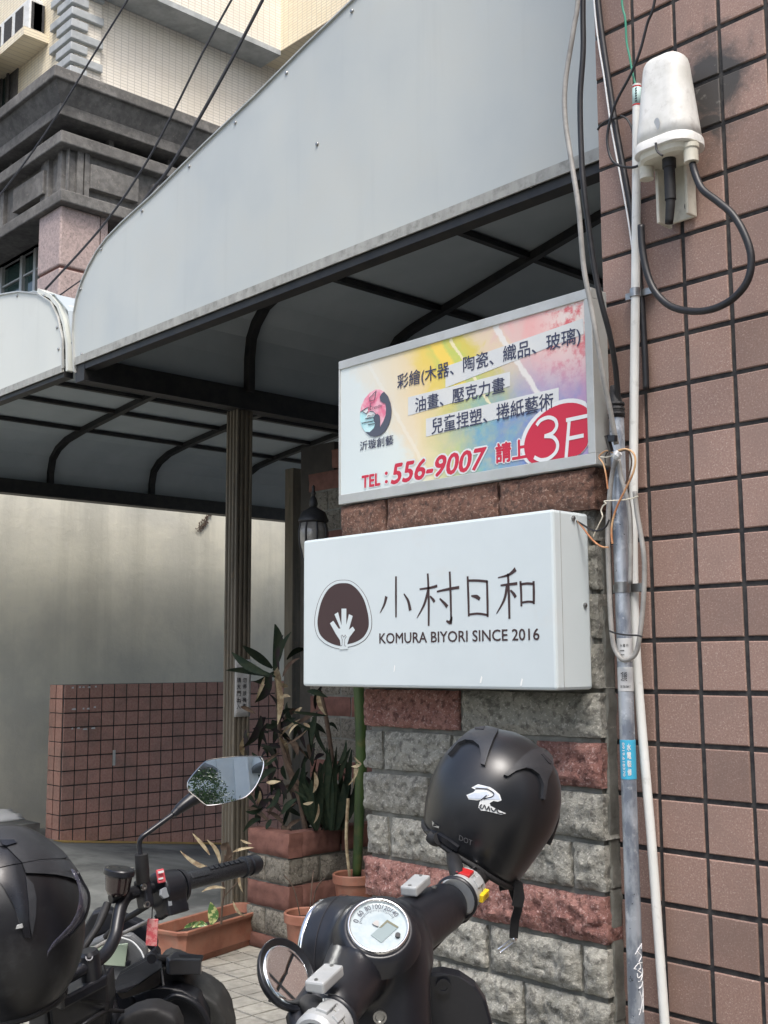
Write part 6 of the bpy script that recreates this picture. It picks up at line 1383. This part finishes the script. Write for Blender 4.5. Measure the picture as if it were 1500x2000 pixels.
# clamps and riser cover
for (a0, a1, r_) in (((172,1856,1.90), (180,1915,1.90), .0175), ((106,1898,1.84), (112,1950,1.84), .0165)):
    p0, p1 = D(*a0), D(*a1); b = MB(); b.tube([p0, p0+(p1-p0)*.12, p1], [r_*.8, r_, r_], 22); obj('bar_riser', b, m_blkpl, mo, smooth=True, sharp=.5)
    tw_ = (CAMP-p0).normalized(); cc_ = p0+(p1-p0)*.25+tw_*r_*.88
    b = MB(); b.lathe([(.0062, -.003), (.0062, .003), (.0042, .003), (.0038, 0), (1e-5, 0)], cc_, (tw_+V((0,0,.5))).normalized(), 16); obj('riser_bolt', b, m_bolt, mo, smooth=True, sharp=.5)
ppoly([(84,1906,1.96),(188,1873,1.99),(206,1884,1.95),(211,1903,1.90),(122,1950,1.84),(90,1936,1.86)], 1.9, .02, m_blkpl, 'clamp_cover_top', mo, bevel=.004, dirv=-CU)
ppoly([(92,1944,1.855),(122,1953,1.845),(210,1905,1.90),(214,1960,1.91),(203,2020,1.93),(196,2150,1.95),(96,2150,1.88),(100,2030,1.86)], 1.88, .05, m_blkpl, 'clamp_cover', mo, bevel=.006)
ppoly([(60,1950,1.90),(90,1938,1.90),(98,2030,1.90),(96,2150,1.90),(40,2150,1.90)], 1.9, .05, m_dusty0, 'fork_cover', mo, bevel=.006)
ctube([(210,1950,2.02),(222,2000,2.0),(228,2060,2.0)], .014, m_blkpl, 'fork_tube', mo)
ctube([(150,2010,1.84),(180,1990,1.86),(208,1975,1.92),(240,1975,1.98)], .0035, m_cblk, 'clutch_cable', mo)
m_none = None
ppoly([(100,1960),(170,1925),(225,1948),(290,1940),(330,1965),(330,2150),(60,2150)], 2.26, .12, m_dusty0, 'dark_body_filler', mo, bevel=.01)  # added dark filler, hides the bright pavement gap behind the clamps
ppoly([(196,1915),(232,1935),(262,1950),(262,1990),(205,1990)], 2.16, .04, m_blkpl, 'fork_shroud', mo, bevel=.006)
# dashboard and fairing
mdis = D(225, 1862, 2.22)
ppoly([(150,1900),(165,1845),(215,1822),(258,1828),(285,1850),(290,1880),(260,1920),(220,1950),(150,1960)], 2.24, .02, mat('dash_grey', (.09,.095,.10), (.13,.135,.14), 30, rough=.4), 'dashboard', mo, bevel=.006)
ppoly([(176,1850),(250,1843),(244,1888),(188,1884)], 2.232, .004, mat('pale_green_display', (.32,.39,.30), (.38,.44,.35), 10, rough=.12, coat=.5), 'display', mo, bevel=.001)
b = MB(); b.lathe([(.005, 0), (.005, .006), (1e-5, .006)], D(251, 1880, 2.225), -CF, 12); obj('dash_knob', b, m_blkpl, mo)
ctube([(222,1828,2.22),(256,1838,2.22),(274,1856,2.21),(281,1872,2.20),(276,1876,2.20)], .002, m_silver, 'dash_rim', mo)
ppoly([(150,1900),(140,1850),(180,1782),(205,1776),(240,1790),(282,1808),(300,1830),(306,1850),(300,1862),(282,1850),(258,1826),(215,1820),(168,1842)], 2.30, .03, m_blkpl, 'windscreen_base', mo, bevel=.005)
ppoly([(221,1926,2.06),(230,1906,2.10),(262,1886,2.16),(284,1870,2.20),(303,1853,2.22),(310,1862,2.22),(312,1893,2.16),(289,1908,2.12),(271,1921,2.09),(243,1938,2.06),(228,1936,2.05)], 2.14, .022, m_blkpl, 'fairing_panel', mo, bevel=.004)
ppoly([(226,1938,2.07),(244,1940,2.07),(272,1923,2.10),(290,1910,2.13),(312,1895,2.17),(313,1925,2.18),(288,1935,2.15),(262,1945,2.12),(238,1952,2.09)], 2.14, .02, m_dusty0, 'fairing_panel', mo, bevel=.003)
b = MB(); b.lathe([(.009, 0), (.009, -.008), (1e-5, -.008)], D(296, 1873, 2.128), -CF, 16); obj('fairing_hole', b, m_ink, mo)
m_sig = mat('grey_lens_plastic', (.03,.034,.042), (.045,.05,.058), 20, rough=.28)
ts = ppoly([(324,1870,2.18),(336,1861,2.21),(343,1857,2.22),(386,1864,2.25),(394,1872,2.24),(392,1874,2.20),(330,1874,2.16)], 2.2, .03, m_sig, 'turn_signal', mo, bevel=.003, dirv=-CU)
ppoly([(326,1875,2.17),(392,1876,2.20),(395,1878,2.21),(388,1886,2.21),(336,1884,2.18)], 2.18, .03, m_blkpl, 'turn_signal_base', mo, bevel=.003)
ctube([(306,1874,2.20),(334,1874,2.215)], .009, m_blkrub, 'signal_stalk', mo, sm=1)
m_dusty = mat('dusty_grey_fairing', (.014,.015,.015), (.03,.031,.03), 10, rough=.55, dirt=((.10,.10,.095), 30, .5, .75, .5))
blob([lambda b: b.prism([D(*p, 2.2) for p in ((300,1895),(316,1886),(340,1893),(358,1905),(372,1930),(400,1944),(424,1962),(440,1990),(448,2030),(450,2150),(300,2150),(296,1960))], CF*.10)], m_dusty, 'front_fairing', mo, vox=.005, it=5)
ctube([(314,1888,2.185),(318,1915,2.18),(322,1948,2.17)], .0025, m_silver, 'fairing_edge', mo)
ctube([(322,1956,2.15),(345,1945,2.15),(380,1960,2.15),(404,1992,2.15),(412,2040,2.15)], .006, m_blkpl, 'headlight_rim', mo)
blob([lambda b: b.prism([D(*p, 2.165) for p in ((250,1945),(290,1930),(316,1928),(350,1932),(385,1950),(405,1985),(412,2150),(240,2150))], CF*.05)], m_blkpl, 'headlight_shell', mo, vox=.005, it=4)
blob([lambda b: b.prism([D(*p, 1.98) for p in ((225,1995),(262,1975),(300,1968),(340,1985),(352,2010),(352,2150),(215,2150))], CF*.05)], m_blkrub, 'headlight_cowl', mo, vox=.006, it=8)
b = MB(); b.lathe([(.006,0),(.006,.004),(1e-5,.004)], D(214, 1922, 2.1), -CF, 10); obj('fork_bolt', b, m_chrome, mo)
mwb = V((D(230,1900,1.95).x, D(230,1900,1.95).y, 0)); mf = V((CF.x, CF.y, 0)).normalized(); ms_ = mf.cross(V((0,0,1)))
wheel(mwb+mf*.42-ms_*.12+V((0,0,.30)), ms_, .30, mo, w=.055); wheel(mwb-mf*.90-ms_*.12+V((0,0,.30)), ms_, .30, mo, w=.06)
blob([cap(mwb-ms_*.12+mf*.05+V((0,0,.70)), mwb-ms_*.12+mf*.36+V((0,0,.34)), .04, .035), cap(mwb-ms_*.12+mf*.0+V((0,0,.62)), mwb-ms_*.12-mf*.5+V((0,0,.60)), .10, .12), cap(mwb-ms_*.12-mf*.2+V((0,0,.36)), mwb-ms_*.12-mf*.5+V((0,0,.36)), .13, .13), cap(mwb-ms_*.12-mf*.5+V((0,0,.62)), mwb-ms_*.12-mf*1.15+V((0,0,.72)), .11, .07), cap(mwb-ms_*.12-mf*.4+V((0,0,.3)), mwb-ms_*.12-mf*.9+V((0,0,.3)), .05, .05)], m_blkpl, 'body', mo, vox=.014)
# ------------------------------------------------------------------ full-face helmet at the left edge
h2d = 1.66; h2c = D(18, 1800, h2d); a2 = math.radians(12)
hx = (CR*math.cos(a2)+CU*math.sin(a2)).normalized(); hz = (-CR*math.sin(a2)+CU*math.cos(a2)).normalized(); hy = hx.cross(hz)
E2 = Ell(h2c, (hx, hy, hz), (140*h2d/FPX, .120, 188*h2d/FPX))
h2 = thing('full_face_helmet', 'dusty black full-face helmet with a clear visor, hanging on the motorcycle at the left edge', 'helmet', h2c)
o = obj('shell', helm_shell(E2, -.86), m_helm2, h2, smooth=True); o.modifiers.new('s', 'SOLIDIFY').thickness = .01
b = MB(); ring_ = [E2.p(math.acos(-.86), 2*math.pi*i/40) for i in range(41)]; b.tube(ring_, .006, 8); obj('rim_trim', b, m_blkrub, h2, smooth=True)
b = MB(); ball(h2c-hz*.02, .085, .10, .10, (hx, hy, hz))(b); obj('lining', b, bpy.data.materials['helmet_lining'], h2, smooth=True)
def z6(l): return [(x/4.545, 1600+y/4.545) for x, y in l]
E2n = E2
m_h2a = mat('matte_grey_shell_panel', (.018,.020,.024), (.026,.028,.033), 12, rough=.5, dirt=((.10,.105,.11), 25, .5, .8, .35))
m_h2b = mat('gloss_black_shell_panel', (.008,.009,.012), (.014,.015,.019), 12, rough=.22, rvar=.05)
patch(E2n, z6([(0,60),(150,62),(330,110),(460,200),(560,280),(620,350),(540,345),(360,355),(200,385),(60,245),(0,235)]), .003, m_h2a, 'crown_panel', h2, base=-.004)
patch(E2n, z6([(200,392),(360,360),(540,350),(620,355),(690,450),(718,570),(640,520),(500,490),(360,480),(230,475)]), .0045, m_h2a, 'side_panel', h2, base=-.004)
patch(E2n, z6([(0,440),(80,415),(190,395),(222,480),(250,600),(262,760),(255,900),(275,1060),(215,1050),(180,930),(120,760),(40,620),(0,560)]), .0025, m_h2b, 'side_stripe', h2, base=-.004)
patch(E2n, z6([(230,500),(300,580),(325,700),(320,860),(285,1050),(262,900),(255,740)]), .004, m_h2a, 'ridge', h2, base=-.004)
patch(E2n, z6([(0,245),(60,255),(200,388),(110,400),(0,425)]), .0015, m_h2b, 'side_stripe', h2, base=-.004)
patch(E2n, z6([(0,180),(120,180),(150,205),(60,232),(20,222)]), .006, m_h2b, 'top_vent', h2, base=-.004)
b = MB(); b.prism([E2.hit(*p, .006) for p in z6([(148,945),(190,935),(200,965),(140,975)])], CF*.004); obj('visor_tab', b, m_silver, h2)
b = MB(); ln_ = [E2.hit(*p, .001) for p in z6([(0,470),(60,580),(120,740),(170,920)])]; b.tube(ln_, .0012, 5, sm=4); obj('visor_seam', b, m_ink, h2)
# clear visor edge standing off the right side
m_vis = bpy.data.materials.new('smoky_clear_visor'); m_vis.use_nodes = True; bb = m_vis.node_tree.nodes['Principled BSDF']
bb.inputs['Base Color'].default_value = (.10,.10,.14,1); bb.inputs['Roughness'].default_value = .06; bb.inputs['Alpha'].default_value = .5
vo = [(690,470),(735,560),(775,630),(792,700),(780,800),(740,900),(650,1010),(560,1110),(520,1190),(480,1300),(430,1400)]
vi = [(640,440),(690,540),(715,640),(712,740),(690,840),(640,930),(560,1020),(480,1100),(430,1180),(400,1290),(380,1380)]
b = MB(); A1 = [D(*p, 1.62) for p in z6(vo)]; A2 = [D(*p, 1.58) for p in z6(vi)]; n = len(A1)
b.add(A1+A2, [(i, i+1, n+i+1, n+i) for i in range(n-1)]); o = obj('visor', b, m_vis, h2, smooth=True); o.modifiers.new('s', 'SOLIDIFY').thickness = .002
b = MB(); b.tube(A1, .0022, 6, sm=4); obj('visor_edge', b, m_blkpl, h2, smooth=True)
b = MB(); b.sweep([D(*p, 1.72) for p in z6([(420,1180),(440,1290),(470,1360),(520,1380),(470,1470),(380,1520),(290,1500)])], .02, .006, CF); obj('chin_strap', b, m_blkrub, h2)
b = MB(); b.lathe([(.012, 0), (.012, .004), (.006, .006), (1e-5, .006)], D(*z6([(470,1270)])[0], 1.66), -CF, 16, sx=1.3, sy=.8); obj('strap_buckle', b, m_silver, h2, smooth=True)
# ================================================================== ACROSS THE STREET (seen in the mirror)
bdir = rdir.copy(); base = MCn+V((bdir.x, bdir.y, 0)).normalized()*17; base.z = 0
fx = V((bdir.x, bdir.y, 0)).normalized(); sxv = fx.cross(V((0,0,1)))
ob = thing('balcony_building', 'white apartment building with rounded balconies across the street, seen in the motorcycle mirror', 'building', base)
MX = Matrix((sxv, fx, V((0,0,1)))).transposed().to_4x4(); MX.translation = base
m_bwht = mat('white_facade', (.80,.82,.82), (.76,.78,.78), 1, rough=.7); m_bgry = mat('grey_band', (.24,.24,.24), rough=.7)
b = MB(); b.bx(-9, 9, .5, 9, -.5, 16, MX); obj('wall', b, m_bwht, ob)
b = MB(); b.bx(-2.2, -.8, -.4, .49, -.5, 16, MX); obj('pier', b, m_bwht, ob)
for k in range(6):
    z = 2.4+k*2.6
    for s_ in (-1, 1):
        b = MB(); b.lathe([(1.6, 0), (1.6, .9), (1.5, .9), (1.5, .1)], MX @ V((s_*3.4-.9, .5, z)), (0,0,1), 32); obj('balcony', b, m_bwht, ob, smooth=True, sharp=.6)
        b = MB(); b.lathe([(1.64, -.5), (1.66, 0)], MX @ V((s_*3.4-.9, .5, z)), (0,0,1), 32); obj('balcony_soffit', b, m_bgry, ob, smooth=True)
        b = MB(); b.bx(s_*3.4-2.0, s_*3.4+.2, .44, .49, z+.1, z+1.9, MX); obj('window_pane', b, m_glass, ob)
tr = thing('street_tree', 'leafy green tree across the street, seen in the motorcycle mirror', 'tree', base-fx*8.5-sxv*1.0)
tb_ = base-fx*9.0+sxv*2.4
b = MB(); b.tube([tb_-sxv*1.2+V((0,0,-.4)), tb_-sxv*1.1+V((0,0,2)), tb_-sxv*1.3+V((0,0,3.6))], [.13,.11,.06], 10, sm=4); obj('trunk', b, m_stemb, tr, smooth=True)
rr = random.Random(21); b = MB()
for k in range(6500):
    g_ = rr.choice(((-1.5,3.6,1.3),(-.9,2.9,1.0),(-2.2,3.0,1.2),(-1.4,4.6,.9),(.8,2.4,.75),(1.4,2.0,.6),(-.2,2.2,.8))); v_ = V((rr.gauss(0,1), rr.gauss(0,1), rr.gauss(0,1))).normalized()*g_[2]*rr.uniform(.45,1)
    c_ = tb_+sxv*g_[0]+V((0,0,g_[1]))+v_; d_ = V((rr.uniform(-1,1), rr.uniform(-1,1), rr.uniform(-.8,.4))).normalized(); w_ = d_.cross(V((rr.uniform(-1,1), rr.uniform(-1,1), 1))).normalized()*.028; L_ = rr.uniform(.12,.20)
    b.add([c_, c_+d_*L_*.5+w_, c_+d_*L_, c_+d_*L_*.5-w_], [(0,1,2,3)])
obj('crown', b, mat('street_tree_leaf', (.06,.13,.05), (.11,.19,.07), 4, rough=.5), tr, kind='stuff')
